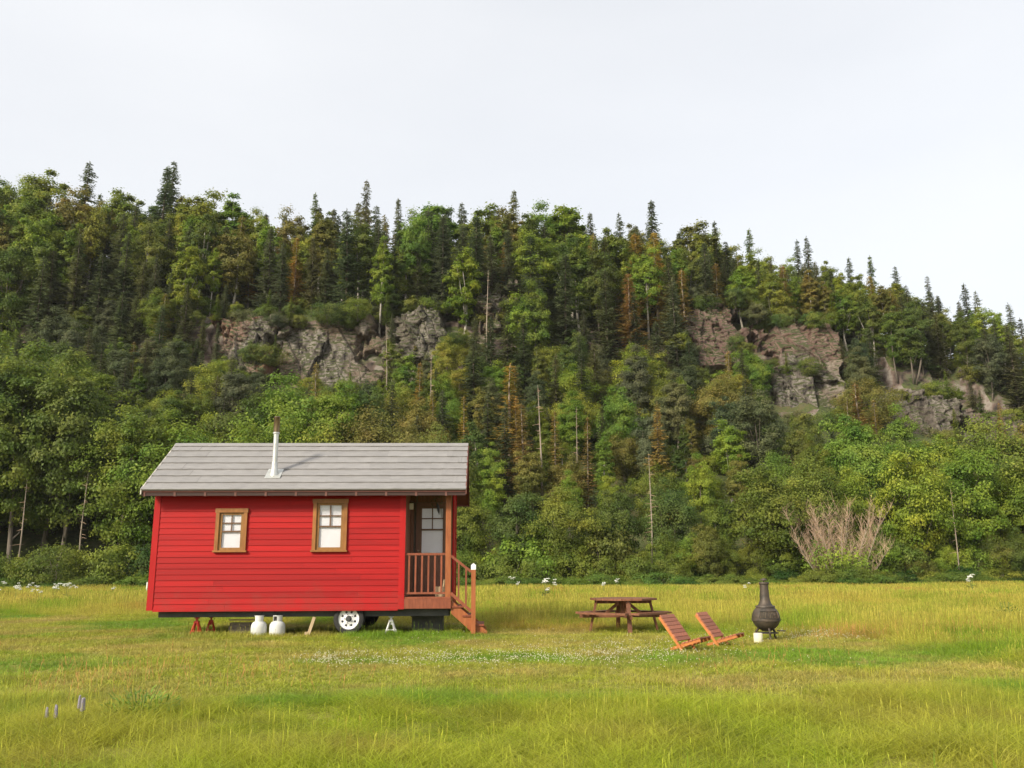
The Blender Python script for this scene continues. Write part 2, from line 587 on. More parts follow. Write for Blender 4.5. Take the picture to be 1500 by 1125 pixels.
M['birch'] = surf('pale_birch_bark', (0.22, 0.195, 0.16), (0.46, 0.42, 0.36), 2.2, (2, 2, 1.2), rough=0.85, bump=0.4, bscale=8, bdist=0.02)
M['dead_wood'] = surf('bare_dead_wood', (0.19, 0.155, 0.12), (0.34, 0.28, 0.22), 3, (3, 3, 0.6), rough=0.95, bump=0.4, bdist=0.02)
M['dead_twig'] = surf('pinkish_dry_twigs', (0.40, 0.265, 0.18), (0.55, 0.385, 0.265), 2, rough=0.95, bump=0.0)
M['leaf'] = leaf_mat('broad_leaves', trans=0.5)
M['needle'] = leaf_mat('spruce_needles', trans=0.4, spread=0.45, hue=0.025)
M['rock'] = rock_mat('cliff_rock')
M['umbel'] = surf('white_petals', (0.72, 0.72, 0.64), (0.82, 0.82, 0.76), 20, rough=0.9, bump=0)
M['clover'] = surf('cream_clover', (0.46, 0.43, 0.28), (0.62, 0.59, 0.42), 30, rough=0.9, bump=0)
M['stem'] = surf('green_stem', (0.10, 0.14, 0.03), (0.16, 0.20, 0.05), 9, rough=0.8, bump=0)
M['lupin'] = surf('violet_petals', (0.22, 0.20, 0.22), (0.31, 0.28, 0.34), 20, rough=0.9, bump=0)
M['herb'] = leaf_mat('herb_leaves', trans=0.3)

def glass_mat():
    m, n, l, out = new_mat('window_glass')
    g = N(n, 'BsdfGlossy')
    g.inputs['Roughness'].default_value = 0.03
    t = N(n, 'BsdfTransparent')
    t.inputs[0].default_value = (0.98, 0.985, 0.99, 1)
    lw_ = N(n, 'LayerWeight')
    lw_.inputs[0].default_value = 0.5
    pw = N(n, 'Math', operation='POWER')
    pw.inputs[1].default_value = 4.0
    l.new(lw_.outputs['Facing'], pw.inputs[0])
    fr = N(n, 'Math', operation='MULTIPLY_ADD')
    fr.inputs[1].default_value = 0.9
    fr.inputs[2].default_value = 0.05
    l.new(pw.outputs[0], fr.inputs[0])
    mx = N(n, 'MixShader')
    l.new(fr.outputs[0], mx.inputs[0])
    l.new(t.outputs[0], mx.inputs[1])
    l.new(g.outputs[0], mx.inputs[2])
    l.new(mx.outputs[0], out.inputs[0])
    return m
M['glass'] = glass_mat()
add_dirt(M['red'], (0.20, 0.035, 0.025), 1.3)
add_dirt(M['red_trim'], (0.20, 0.035, 0.025), 1.3)

def ground_mat(name, a, b_, c, s1=0.5, s2=9.0):
    m, n, l, out = new_mat(name)
    ge = N(n, 'NewGeometry')
    n1 = N(n, 'TexNoise')
    n1.inputs['Scale'].default_value = s1
    n1.inputs['Detail'].default_value = 6
    l.new(ge.outputs['Position'], n1.inputs['Vector'])
    n2 = N(n, 'TexNoise')
    n2.inputs['Scale'].default_value = s2
    n2.inputs['Detail'].default_value = 6
    l.new(ge.outputs['Position'], n2.inputs['Vector'])
    ad = N(n, 'Math', operation='MULTIPLY_ADD')
    ad.inputs[1].default_value = 0.5
    l.new(n2.outputs[0], ad.inputs[0])
    h = N(n, 'Math', operation='MULTIPLY')
    h.inputs[1].default_value = 0.5
    l.new(n1.outputs[0], h.inputs[0])
    l.new(h.outputs[0], ad.inputs[2])
    rp = ramp(n, [(0.36, a), (0.5, b_), (0.64, c)])
    l.new(ad.outputs[0], rp.inputs[0])
    b = N(n, 'BsdfPrincipled')
    b.inputs['Roughness'].default_value = 0.95
    b.inputs['Specular IOR Level'].default_value = 0.1
    l.new(rp.outputs[0], b.inputs['Base Color'])
    bp = N(n, 'Bump')
    bp.inputs['Strength'].default_value = 0.7
    bp.inputs['Distance'].default_value = 0.05
    l.new(n2.outputs[0], bp.inputs['Height'])
    l.new(bp.outputs[0], b.inputs['Normal'])
    l.new(b.outputs[0], out.inputs[0])
    return m
M['soil'] = ground_mat('meadow_soil', (0.11, 0.12, 0.02), (0.19, 0.19, 0.035), (0.28, 0.24, 0.07))
def hill_mat():
    m = ground_mat('forest_floor', (0.035, 0.045, 0.018), (0.07, 0.085, 0.03), (0.11, 0.09, 0.045), 0.25, 3.0)
    n, l = m.node_tree.nodes, m.node_tree.links
    pr = [x for x in n if x.type == 'BSDF_PRINCIPLED'][0]
    src = pr.inputs['Base Color'].links[0].from_socket
    ge = N(n, 'NewGeometry')
    no = N(n, 'TexNoise')
    no.inputs['Scale'].default_value = 0.8
    no.inputs['Detail'].default_value = 8
    l.new(ge.outputs['Position'], no.inputs['Vector'])
    rk = ramp(n, [(0.35, (0.035, 0.03, 0.027)), (0.5, (0.13, 0.095, 0.078)), (0.62, (0.23, 0.20, 0.17)), (0.75, (0.15, 0.12, 0.10))])
    l.new(no.outputs[0], rk.inputs[0])
    sx = N(n, 'SeparateXYZ')
    l.new(ge.outputs['True Normal'], sx.inputs[0])
    ad = N(n, 'Math', operation='MULTIPLY_ADD')
    ad.inputs[1].default_value = 0.5
    l.new(no.outputs[0], ad.inputs[0])
    l.new(sx.outputs[2], ad.inputs[2])
    mk = ramp(n, [(0.66, (1, 1, 1)), (0.80, (0, 0, 0))])
    l.new(ad.outputs[0], mk.inputs[0])
    mx = N(n, 'Mix', data_type='RGBA')
    l.new(mk.outputs[0], mx.inputs[0])
    l.new(src, mx.inputs[6])
    l.new(rk.outputs[0], mx.inputs[7])
    l.new(mx.outputs[2], pr.inputs['Base Color'])
    return m
M['forest_floor'] = hill_mat()

# ------------------------------------------------------------------ terrain
EDGE = 58.0
CX = [-160, -100, -60, -45, -25, 0, 20, 38, 52, 68, 100, 170]
CZ = [38.5, 39.5, 39, 38.5, 37, 36, 34.5, 32.5, 29, 24, 18, 13]
PY = [EDGE, 64, 72, 82, 91, 93, 97, 110, 122, 150, 220, 420]
PF = [0.0, 0.04, 0.17, 0.36, 0.54, 0.59, 0.80, 1.0, 1.20, 1.0, 0.6, 0.55]

def terrain(x, y):
    if y <= EDGE:
        return 0.0
    k = max(0.25, min(1.0, 110.0 / y)) if y > 110 else 1.0
    h = float(np.interp(x, CX, CZ)) * float(np.interp(y, PY, PF))
    h += fbm(x * 0.06, y * 0.06, 3.3) * 2.6 * min(1, (y - EDGE) / 16)
    k = max(0.0, 1 - abs(y - 95) / 7.0)                        # broken ledges in the cliff band
    if k > 0:
        h += k * (1.6 * mnoise.cell(Vector((x * .22 + y * .1, y * .5, 4.0))) - .8 + fbm(x * .5, y * .5, 7.7, 3) * 1.6)
    return max(0.0, h)

def build_grid(name, xs, ys, zf, mat):
    nx, ny = len(xs), len(ys)
    v = np.array([(x, y, zf(x, y)) for y in ys for x in xs])
    f = np.array([(j * nx + i, j * nx + i + 1, (j + 1) * nx + i + 1, (j + 1) * nx + i) for j in range(ny - 1) for i in range(nx - 1)])
    return link(name, mesh_np(name, v, f, True), mat)

def flat(x, y):
    return fbm(x * 0.12, y * 0.12, 1.7) * 0.03 - 0.012 if y < EDGE + 4 else -0.3
gx = [-1500, -600, -250, -120] + list(np.linspace(-60, 60, 81)) + [120, 250, 600, 1500]
gy = [-1500, -400, -100, -30] + list(np.linspace(-6, 62, 57)) + [130, 400, 1500]
ground = build_grid('meadow', gx, gy, flat, M['soil'])
tag(ground, kind='structure')
hx = list(np.linspace(-170, -80, 30))[:-1] + list(np.linspace(-80, 80, 260)) + list(np.linspace(80, 170, 30))[1:]
hy = list(np.linspace(EDGE, 88, 36))[:-1] + list(np.linspace(88, 101, 50)) + list(np.linspace(102, 125, 20)) + list(np.linspace(130, 420, 18))
hill = build_grid('hillside', hx, hy, lambda x, y: terrain(x, y) + (0.0 if y > EDGE + .5 else -0.05), M['forest_floor'])
tag(hill, kind='structure')

# ------------------------------------------------------------------ rock outcrops
def rs_top(u, seed):
    return 0.5 * np.sin(u * 9.0 + seed) * (np.sin(u * 23.0 + seed * 2) > -.3)

def outcrop(px0, px1, py0, py1, Y, depth, color, label, seed, cell=1.9, lean=0.46, nu=150, nv=100):
    """a fractured rock face: blocks of different depth and tilt, standing out of the slope"""
    rng = np.random.RandomState(seed)
    a = at(px0, (py0 + py1) / 2, Y)
    b = at(px1, (py0 + py1) / 2, Y)
    zt = at((px0 + px1) / 2, py0, Y)[2]
    zb = at((px0 + px1) / 2, py1, Y)[2] - 2.0
    Wd, Hd = b[0] - a[0], zt - zb
    cx = (a[0] + b[0]) / 2
    u, v = np.meshgrid(np.linspace(0, 1, nu), np.linspace(0, 1, nv))
    X, Z = u * Wd, v * Hd
    nc = max(8, int(Wd * Hd / cell ** 2))
    sx, sz = rng.rand(nc) * Wd, rng.rand(nc) * Hd
    off = rng.rand(nc)
    tx, tz = rng.randn(nc) * 0.22, rng.randn(nc) * 0.16
    shear = 0.35
    dx = (X[..., None] + shear * Z[..., None]) - (sx + shear * sz)
    dz = (Z[..., None] - sz) * 0.45
    dist = np.sqrt(dx ** 2 + dz ** 2)
    idx = np.argsort(dist, axis=-1)
    i0, i1 = idx[..., 0], idx[..., 1]
    d0 = np.take_along_axis(dist, idx[..., :1], -1)[..., 0]
    d1 = np.take_along_axis(dist, idx[..., 1:2], -1)[..., 0]
    crack = np.clip((d1 - d0) / 0.10, 0, 1)
    ex = np.take_along_axis(dx, idx[..., :1], -1)[..., 0]
    ez = np.take_along_axis(dz, idx[..., :1], -1)[..., 0]
    n2_ = nc * 9
    s2x, s2z, o2 = rng.rand(n2_) * Wd, rng.rand(n2_) * Hd, rng.rand(n2_)
    e2 = ((X[..., None] - s2x) * 1.0) ** 2 + ((Z[..., None] - s2z) * 1.9) ** 2
    fine = o2[np.argmin(e2, axis=-1)]
    D = fine * .42 + off[i0] * .8 + tx[i0] * ex + tz[i0] * ez * 2 - (1 - crack) * 0.15
    nz = np.array([[fbm(X[j, i] * 0.35 + seed, Z[j, i] * 0.35, 2.2, 5) for i in range(nu)] for j in range(nv)])
    nf = np.array([[mnoise.noise(Vector((X[j, i] * 1.7, Z[j, i] * 3.4, seed))) for i in range(nu)] for j in range(nv)])
    D = D + nz * .35 + nf * .16
    # ragged outline: sinks into the slope at its sides and top, its foot goes into the ground
    ru = np.minimum(u, 1 - u) * 2
    rv = (1 - v) * 2
    rim = np.clip(np.minimum(ru * Wd / 3.0, rv * Hd / 2.0) + nz * 2.6 + rs_top(u, seed) - .1, 0, 1)
    outw = (depth + .1) * np.sqrt(rim) - 3.6 * (1 - rim) + D * np.clip(rim * 1.6, 0, 1)
    VX = X + a[0]
    VZ = Z + zb
    base = Y + lean * (VZ - zb)
    VY = base - outw
    verts = np.stack([VX, VY, VZ], -1).reshape(-1, 3)
    f = np.array([(j * nu + i, j * nu + i + 1, (j + 1) * nu + i + 1, (j + 1) * nu + i) for j in range(nv - 1) for i in range(nu - 1)])
    c0 = np.array((cx, Y, zb))
    # closed back so that the rock has a body
    ring = [i for i in range(nu)] + [(j + 1) * nu - 1 for j in range(1, nv)] + [(nv - 1) * nu + i for i in range(nu - 2, -1, -1)] + [j * nu for j in range(nv - 2, 0, -1)]
    nv0 = len(verts)
    back = verts[ring] + np.array((0, 7.0, -1.0))
    verts = np.concatenate([verts, back]) - c0
    n = len(ring)
    f2 = np.array([(ring[i], nv0 + i, nv0 + (i + 1) % n, ring[(i + 1) % n]) for i in range(n)])
    me = mesh_np('rock_outcrop', verts, np.concatenate([f, f2]))
    o = link('rock_outcrop', me, M['rock'], loc=tuple(c0))
    o.color = (*color, 1)
    tag(o, label, 'rock', 'bare rock showing on the wooded hill')
    ROCK_RIMS.append((px0, px1, py0, py1, Y, label))
    return o

ROCK_RIMS = []
ROCKS = [
    (295, 420, 448, 525, 92.5, .8, (0.24, 0.11, 0.065), 'rust-orange layered rock at the left end of the cliff', 3),
    (385, 560, 448, 585, 92.0, 1.0, (0.17, 0.12, 0.085), 'pale grey cliff face above the cabin roof', 5, 3.0),
    (555, 665, 432, 505, 94.5, 1.0, (0.12, 0.10, 0.08), 'dull grey rock half hidden by trees right of the pale cliff', 8),
    (690, 765, 400, 462, 97.0, 1.0, (0.12, 0.075, 0.06), 'small brown rock below the middle of the ridge', 12),
    (995, 1110, 425, 515, 95.5, .8, (0.16, 0.095, 0.08), 'brown broken scree patch high on the right slope', 17),
    (1110, 1250, 452, 540, 95.0, 1.2, (0.16, 0.095, 0.075), 'brown overhanging rock band on the right slope', 21, 2.6),
    (1130, 1248, 525, 625, 92.0, 1.9, (0.22, 0.17, 0.13), 'pale smooth rock wall under the brown overhang', 25, 3.4),
    (1272, 1430, 565, 655, 88.0, 1.9, (0.13, 0.105, 0.085), 'grey slanting rock slab low on the right slope', 29),
    (1395, 1530, 594, 660, 87.0, 1.9, (0.13, 0.09, 0.07), 'low dark rock at the right end of the slope', 33),
]
for r in ROCKS:
    outcrop(*r)

# ------------------------------------------------------------------ tiny house on a trailer
HYAW = 0.031
HLOC = (-7.31, 17.9, 0.0)
house = empty('tiny_house', HLOC, HYAW)
tag(house, 'small red clapboard cabin on a trailer with grey shake roof and corner porch', 'cabin')
L, PX, WD, Z0 = 5.10, 6.05, 2.77, 0.50
EY, EZ, RY, RZ = -0.365, 2.87, 1.385, 4.03       # eave and ridge of the front slope
XL, XR = -0.187, 6.357
SL = (RZ - EZ) / (RY - EY)
PD = 1.15                                        # porch depth
def roof_z(y):
    return EZ + SL * ((y - EY) if y <= RY else (2 * RY - EY - y))
WT = 3.04
EXPO = 0.1155
NROW = 22
WINS = [(1.245, 1.88, 1.665, 2.50), (3.215, 3.915, 1.665, 2.69)]

# wall bodies (sheathing) -- front built round the window openings
wall = MB()
def wall_front_pieces(mb, y0, y1):
    xs = [0.012]
    cuts = []
    for (a, b, c, d) in WINS:
        cuts.append((a + 0.06, b - 0.06, c + 0.004, d - 0.06))
    px = 0.012
    for (a, b, c, d) in cuts:
        mb.box(px, a, y0, y1, Z0 + .02, WT)
        mb.box(a, b, y0, y1, Z0 + .02, c)
        mb.box(a, b, y0, y1, d, WT)
        px = b
    mb.box(px, L - .012, y0, y1, Z0 + .02, WT)
wall_front_pieces(wall, 0.012, 0.09)
wall.build('front_wall', M['red'], house)
MB().box(0.012, PX - .012, WD - .09, WD - .012, Z0 + .02, WT).build('back_wall', M['red'], house)
lw = MB()
lw.prism([(0.09, Z0 + .02), (WD - .09, Z0 + .02), (WD - .09, WT), (RY, roof_z(RY) - .14), (0.09, WT)], 'x', 0.014, 0.09)
lw.build('gable_wall', M['red'], house)
MB().box(PX - .09, PX - .014, PD + .09, WD - .09, Z0 + .02, WT).build('end_wall', M['red'], house)
MB().prism([(0.02, WT - .18), (WD - .02, WT - .18), (WD - .02, WT), (RY, roof_z(RY) - .14), (0.02, WT)], 'x', PX - .085, PX - .02).build('gable_wall', M['red'], house)
MB().box(0.09, PX - .02, 0.09, WD - .09, Z0 + .025, Z0 + .10).build('floor_deck', M['grey_wood'], house)

# clapboards, one object each
plank_me = MB().prism([(0.0, 0.0), (-0.020, -0.004), (-0.006, EXPO + .012), (0.0, EXPO + .012)], 'x', 0.0, 1.0).mesh('plank')
plank_me.materials.append(M['red'])
rng = random.Random(4)
def plank_run(x0, x1, z, y, rot, ox=0, oy=0):
    if x1 - x0 < 0.03:
        return
    o = bpy.data.objects.new('plank', plank_me)
    COL.objects.link(o)
    o.parent = house
    c, s = math.cos(rot), math.sin(rot)
    o.location = (ox + c * x0, oy + s * x0 + y, z + rng.uniform(-.0015, .0015))
    o.rotation_euler = (0, 0, rot)
    o.scale = (x1 - x0, 1, 1)
for i in range(NROW):
    z = Z0 + i * EXPO
    segs = [(0.10, L - 0.10)]
    for (a, b, c, d) in WINS:
        if z + EXPO > c + .02 and z < d - .02:
            new = []
            for (p, q) in segs:
                if a + .03 > p and b - .03 < q:
                    new += [(p, a + .03), (b - .03, q)]
                else:
                    new.append((p, q))
            segs = new
    for (p, q) in segs:
        if q - p > 2.0:
            j = rng.uniform(p + .5, q - .5)
            plank_run(p, j - .0015, z, 0.012, 0)
            plank_run(j + .0015, q, z, 0.012, 0)
        else:
            plank_run(p, q, z, 0.012, 0)
for i in range(NROW):                                         # rear half of the right end
    z = Z0 + i * EXPO
    plank_run(PD + .06, WD - .06, z, 0, math.pi / 2, ox=PX - .014)
for i in range(29):                                           # left end and its gable
    z = Z0 + i * EXPO
    a, b = 0.06, WD - 0.06
    zt = z + EXPO
    if zt > WT - .02:
        dy = (zt + .16 - EZ) / SL + EY
        a, b = max(a, dy), min(b, 2 * RY - dy)
    if b - a > .15:
        plank_run(-b, -a, z, 0, -math.pi / 2, ox=0.014)
# corner boards
MB().box(-.022, 0.10, -.016, 0.012, Z0 - .012, WT).box(-.022, 0.010, 0.012, 0.10, Z0 - .012, WT).build('corner_board', M['red_trim'], house)
MB().box(L - 0.11, L + .012, -.016, 0.012, Z0 - .012, WT).build('corner_board', M['red_trim'], house)
MB().box(PX - .012, PX + .018, WD - .08, WD + .012, Z0 - .012, WT).build('corner_board', M['red_trim'], house)
MB().box(PX - .012, PX + .018, PD - .01, PD + .07, Z0 - .012, WT).build('corner_board', M['red_trim'], house)
MB().box(0.102, L - .112, -.014, 0.012, Z0 - .035, Z0 - .006).build('drip_board', M['red_trim'], house)

# windows
def window(x0, x1, z0, z1, parent, y=0.0, cas=0.072, name='window', casing_mat='casing', side=True):
    w = MB()
    w.box(x0 + cas * .8, x1 - cas * .8, y + .032, y + .042, z0 + .01, z1 - cas * .8)
    win = w.build(name, M['blind'], parent)
    if side:
        MB().box(x0, x0 + cas, y - .045, y + .011, z0 + .001, z1 - cas).build('side_casing', M[casing_mat], win)
        MB().box(x1 - cas, x1, y - .045, y + .011, z0 + .001, z1 - cas).build('side_casing', M[casing_mat], win)
        MB().box(x0 - .015, x1 + .015, y - .050, y + .010, z1 - cas, z1 + .012).build('head_casing', M[casing_mat], win)
        MB().box(x0 - .02, x1 + .02, y - .070, y + .010, z0 - .035, z0).build('sill', M[casing_mat], win)
    a, b, c, d = x0 + cas, x1 - cas, z0 + .001, z1 - cas
    st = 0.055
    ys0, ys1 = y - .012, y + .030
    mid = c + (d - c) * 0.50
    sash = MB()
    sash.box(a, a + st, ys0, ys1, c, d).box(b - st, b, ys0, ys1, c, d)
    sash.box(a + st, b - st, ys0, ys1, c, c + st).box(a + st, b - st, ys0, ys1, d - st * .8, d)
    sash.build('sash', M['sash'], win)
    mu = MB()
    ga, gb, gc, gd = a + st, b - st, c + st, d - st * .8
    t = 0.012
    mu.box(ga, gb, ys0 + .004, ys1 - .004, mid - .016, mid + .016)
    mu.build('meeting_rail', M['muntin'], win)
    zc = (mid + gd) / 2
    MB().box(ga, gb, ys0 + .010, ys0 + .024, zc - t, zc + t).build('muntin', M['muntin'], win)
    xc = (ga + gb) / 2
    MB().box(xc - t, xc + t, ys0 + .008, ys0 + .022, mid + .016, gd).build('muntin', M['muntin'], win)
    for (p0, p1, q0, q1) in ((ga, xc - t, zc + t, gd), (xc + t, gb, zc + t, gd), (ga, xc - t, mid + .016, zc - t), (xc + t, gb, mid + .016, zc - t), (ga, gb, gc, mid - .016)):
        MB().box(p0, p1, ys0 + .022, ys0 + .027, q0, q1).build('pane', M['glass'], win)
    return win
for (a, b, c, d) in WINS:
    window(a, b, c, d, house)

# roof: decking, courses of shakes, ridge, fascia, rafter tails
OFF = 0.045
dk = MB()
dk.prism([(EY + .02, EZ - .055), (RY, RZ - .075), (2 * RY - EY - .02, EZ - .055), (2 * RY - EY - .02, EZ - .02), (RY, RZ - .035), (EY + .02, EZ - .02)], 'x', XL + .02, XR - .02)
roof = dk.build('roof', M['soffit'], house)
ang = math.atan(SL)
NC = 7
slen = math.hypot(RY - EY, RZ - EZ)
clen = slen / NC
tile_me = {}
def tile_mesh(w):
    k = round(w, 2)
    if k in tile_me:
        return tile_me[k]
    mb = MB()
    # a pressed metal panel: stepped lip below, ribs as on split shakes
    r = random.Random(int(k * 100))
    nx = 9
    prof = [(-.012, 0.000), (-.012, .030), (clen * .5, .021), (clen + .02, .005)]
    xs = np.linspace(0, w - .001, nx + 1)
    vs_, fs_ = [], []
    for i, x in enumerate(xs):
        j = r.uniform(-.003, .004)
        for (s_, h_) in prof:
            vs_.append((x, s_, h_ + (j if h_ > 0 else 0)))
    n = len(prof)
    for i in range(nx):
        for q in range(n - 1):
            fs_.append((i * n + q, (i + 1) * n + q, (i + 1) * n + q + 1, i * n + q + 1))
    mb.add(vs_, fs_)
    me = mb.mesh('roof_panel')
    me.materials.append(M['roof'])
    tile_me[k] = me
    return me
tw = (XR - XL) / 5
for side in (0, 1):
    for c in range(NC):
        x = XL
        first = tw * (0.35 + 0.62 * ((c * 37) % 10) / 10)
        edges = [XL]
        e = XL + first
        while e < XR - .1:
            edges.append(e)
            e += tw
        edges.append(XR)
        for x0, x1 in zip(edges[:-1], edges[1:]):
            o = bpy.data.objects.new('roof_panel', tile_mesh(x1 - x0))
            COL.objects.link(o)
            o.parent = roof
            if side == 0:
                o.location = (x0, EY + c * clen * math.cos(ang), EZ + c * clen * math.sin(ang) - .012)
                o.rotation_euler = (ang, 0, 0)
            else:
                o.location = (x1, 2 * RY - EY - c * clen * math.cos(ang), EZ + c * clen * math.sin(ang) - .012)
                o.rotation_euler = (ang, 0, math.pi)
MB().prism([(RY - .10, RZ - .045), (RY, RZ + .024), (RY + .10, RZ - .045), (RY + .10, RZ - .03), (RY, RZ + .040), (RY - .10, RZ - .03)], 'x', XL - .004, XR + .004).build('ridge_cap', M['roof'], roof)
MB().box(XL + .01, XR - .01, EY + .038, EY + .056, EZ - .125, EZ - .014).build('fascia', M['fascia'], roof)  # front board, eave shadow put into its colour
MB().box(XL + .01, XR - .01, 2 * RY - EY - .018, 2 * RY - EY - .002, EZ - .10, EZ - .014).build('fascia', M['soffit'], roof)
for x0, x1, m_ in ((XL - .012, XL + .012, 'roof_edge'), (XR - .012, XR + .010, 'soffit')):
    for sgn in (0, 1):
        pts = [(EY - .01, EZ - .10), (RY, RZ - .12), (RY, RZ + .012), (EY - .01, EZ + .012)]
        if sgn:
            pts = [(2 * RY - y, z) for y, z in pts]
        MB().prism(pts, 'x', x0, x1).build('barge_board', M[m_], roof)
rf = MB().prism([(EY + .030, EZ - .135), (0.012, roof_z(.012) - .17), (0.012, roof_z(.012) - .062), (EY + .025, EZ - .060)], 'x', -.022, .022).mesh('rafter_tail')
rf.materials.append(M['tail'])
x = XL + .06
k = 0
while x < XR - .02:
    for sgn in (1, -1):
        o = bpy.data.objects.new('rafter_tail', rf)
        COL.objects.link(o)
        o.parent = roof
        o.location = (x, 0 if sgn == 1 else 2 * RY, 0)
        o.rotation_euler = (0, 0, 0 if sgn == 1 else math.pi)
    x += 0.6075
MB().box(0.0, PX, 0.014, 0.08, WT + .002, roof_z(.014) - .075).build('frieze', M['soffit'], house)

# stove pipe through the front slope
cxp, cyp = 2.33, 0.17
czp = roof_z(cyp)
pipe = MB().lathe([(0.052, -.10), (0.052, 0.93), (0.001, 0.93)], 20, (cxp, cyp, czp)).build('stove_pipe', M['steel_white'], house, True)
MB().lathe([(0.105, -.09), (0.10, 0.0), (0.070, .10), (0.060, .24), (0.055, .27), (0.045, .27)], 20, (cxp, cyp, czp)).build('flashing_cone', M['steel_white'], pipe, True)
fl = MB()
fl.prism([(cyp - .17, roof_z(cyp - .17) + .022), (cyp + .17, roof_z(cyp + .17) + .022), (cyp + .17, roof_z(cyp + .17) + .028), (cyp - .17, roof_z(cyp - .17) + .028)], 'x', cxp - .16, cxp + .16)
fl.build('flashing_plate', M['steel_white'], pipe)
MB().lathe([(0.052, .86), (0.070, .865), (0.070, .895), (0.06, .90)], 20, (cxp, cyp, czp)).build('pipe_collar', M['steel_white'], pipe, True)
MB().lathe([(0.058, .90), (0.064, .93), (0.064, 1.19), (0.070, 1.20), (0.070, 1.225), (0.058, 1.23), (0.056, 1.10)], 20, (cxp, cyp, czp)).build('pipe_cap', M['steel_warm'], pipe, True)

# porch: floor, rim, posts, walls, ceiling, door
MB().box(L + .014, PX, -.004, PD, Z0 + .19, Z0 + .225).build('porch_floor', M['stain'], house)
MB().box(L + .013, PX + .006, -.012, .03, Z0 - .002, Z0 + .187).build('porch_rim', M['stain'], house)
MB().box(PX - .03, PX + .004, .03, PD - .012, Z0 - .002, Z0 + .187).build('porch_rim', M['stain'], house)
PFZ = Z0 + .225
MB().box(PX - .115, PX - .005, -.004, .106, PFZ, WT - .15).build('porch_post', M['post'], house)
MB().box(L + .014, PX + .004, -.010, .11, WT - .15, WT - .002).build('porch_beam', M['stain'], house)
MB().box(PX - .105, PX - .022, .112, PD, WT - .15, WT - .002).build('porch_beam', M['stain'], house)
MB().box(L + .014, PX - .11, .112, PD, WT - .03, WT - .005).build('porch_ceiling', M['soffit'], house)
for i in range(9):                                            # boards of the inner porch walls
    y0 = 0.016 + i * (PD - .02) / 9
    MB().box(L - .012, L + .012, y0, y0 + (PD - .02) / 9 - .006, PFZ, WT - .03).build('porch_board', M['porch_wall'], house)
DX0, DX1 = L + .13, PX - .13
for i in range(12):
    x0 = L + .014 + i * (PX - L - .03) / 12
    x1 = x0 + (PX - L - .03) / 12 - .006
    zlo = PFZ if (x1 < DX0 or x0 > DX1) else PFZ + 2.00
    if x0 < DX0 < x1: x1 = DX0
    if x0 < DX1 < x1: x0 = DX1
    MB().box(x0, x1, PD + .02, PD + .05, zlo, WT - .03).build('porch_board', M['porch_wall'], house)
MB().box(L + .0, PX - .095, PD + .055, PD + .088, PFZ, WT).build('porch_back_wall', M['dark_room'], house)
door = MB()
wz0, wz1 = PFZ + .86, PFZ + 1.88
wx0, wx1 = DX0 + .11, DX1 - .08
door.box(DX0 + .004, wx0 + .02, PD + .006, PD + .045, PFZ + .015, PFZ + 1.99)
door.box(wx1 - .02, DX1 - .004, PD + .006, PD + .045, PFZ + .015, PFZ + 1.99)
door.box(wx0 + .02, wx1 - .02, PD + .006, PD + .045, PFZ + .015, wz0 + .02)
door.box(wx0 + .02, wx1 - .02, PD + .006, PD + .045, wz1 - .02, PFZ + 1.99)
dr = door.build('door', M['door'], house)
MB().box(DX0 + .06, DX1 - .06, PD - .004, PD + .006, PFZ + .12, PFZ + .42).build('panel', M['door'], dr)
MB().box(DX0 + .06, DX1 - .06, PD - .004, PD + .006, PFZ + .48, PFZ + .78).build('panel', M['door'], dr)
MB().tube([(DX0 + .06, PD - .05, PFZ + .95), (DX0 + .06, PD + .006, PFZ + .95)], .018, 8).build('door_knob', M['steel_warm'], dr)
# door light: frame, muntins, panes, blind
MB().box(wx0 + .02, wx1 - .02, PD + .046, PD + .052, wz0 + .02, wz1 - .02).build('blind', M['blind'], dr)
t = .012
zm = wz0 + (wz1 - wz0) * .53
zq = (zm + wz1) / 2
xm = (wx0 + wx1) / 2
MB().box(wx0, wx1, PD - .006, PD + .005, zm - .018, zm + .018).build('muntin', M['muntin'], dr)
MB().box(wx0, wx1, PD - .006, PD + .005, zq - t, zq + t).build('muntin', M['muntin'], dr)
MB().box(xm - t, xm + t, PD - .0055, PD + .0045, zm + .018, wz1).build('muntin', M['muntin'], dr)
for p0, p1, q0, q1 in ((wx0 + .021, wx1 - .021, wz0 + .021, zm - .018), (wx0 + .021, xm - t, zm + .018, zq - t), (xm + t, wx1 - .021, zm + .018, zq - t), (wx0 + .021, xm - t, zq + t, wz1 - .021), (xm + t, wx1 - .021, zq + t, wz1 - .021)):
    MB().box(p0, p1, PD + .016, PD + .021, q0, q1).build('pane', M['glass'], dr)
MB().box(wx0 - .03, wx0 + .001, PD - .008, PD + .005, wz0 - .03, wz1 + .03).box(wx1 - .001, wx1 + .03, PD - .008, PD + .005, wz0 - .03, wz1 + .03).box(wx0 + .001, wx1 - .001, PD - .008, PD + .005, wz0 - .03, wz0).box(wx0 + .001, wx1 - .001, PD - .008, PD + .005, wz1, wz1 + .03).build('light_frame', M['muntin'], dr)

# porch railing
MB().box(L + .018, PX - .117, .028, .078, Z0 + 1.055, Z0 + 1.10).build('top_rail', M['stain'], house)
MB().box(L + .018, PX - .117, .032, .074, PFZ + .055, PFZ + .095).build('bottom_rail', M['stain'], house)
bal = MB().box(-.018, .018, -.016, .016, PFZ + .095, Z0 + 1.055).mesh('baluster')
bal.materials.append(M['stain'])
for i in range(6):
    o = bpy.data.objects.new('baluster', bal)
    COL.objects.link(o)
    o.parent = house
    o.location = (L + .095 + i * (PX - .117 - L - .13) / 5.35, .053, 0)

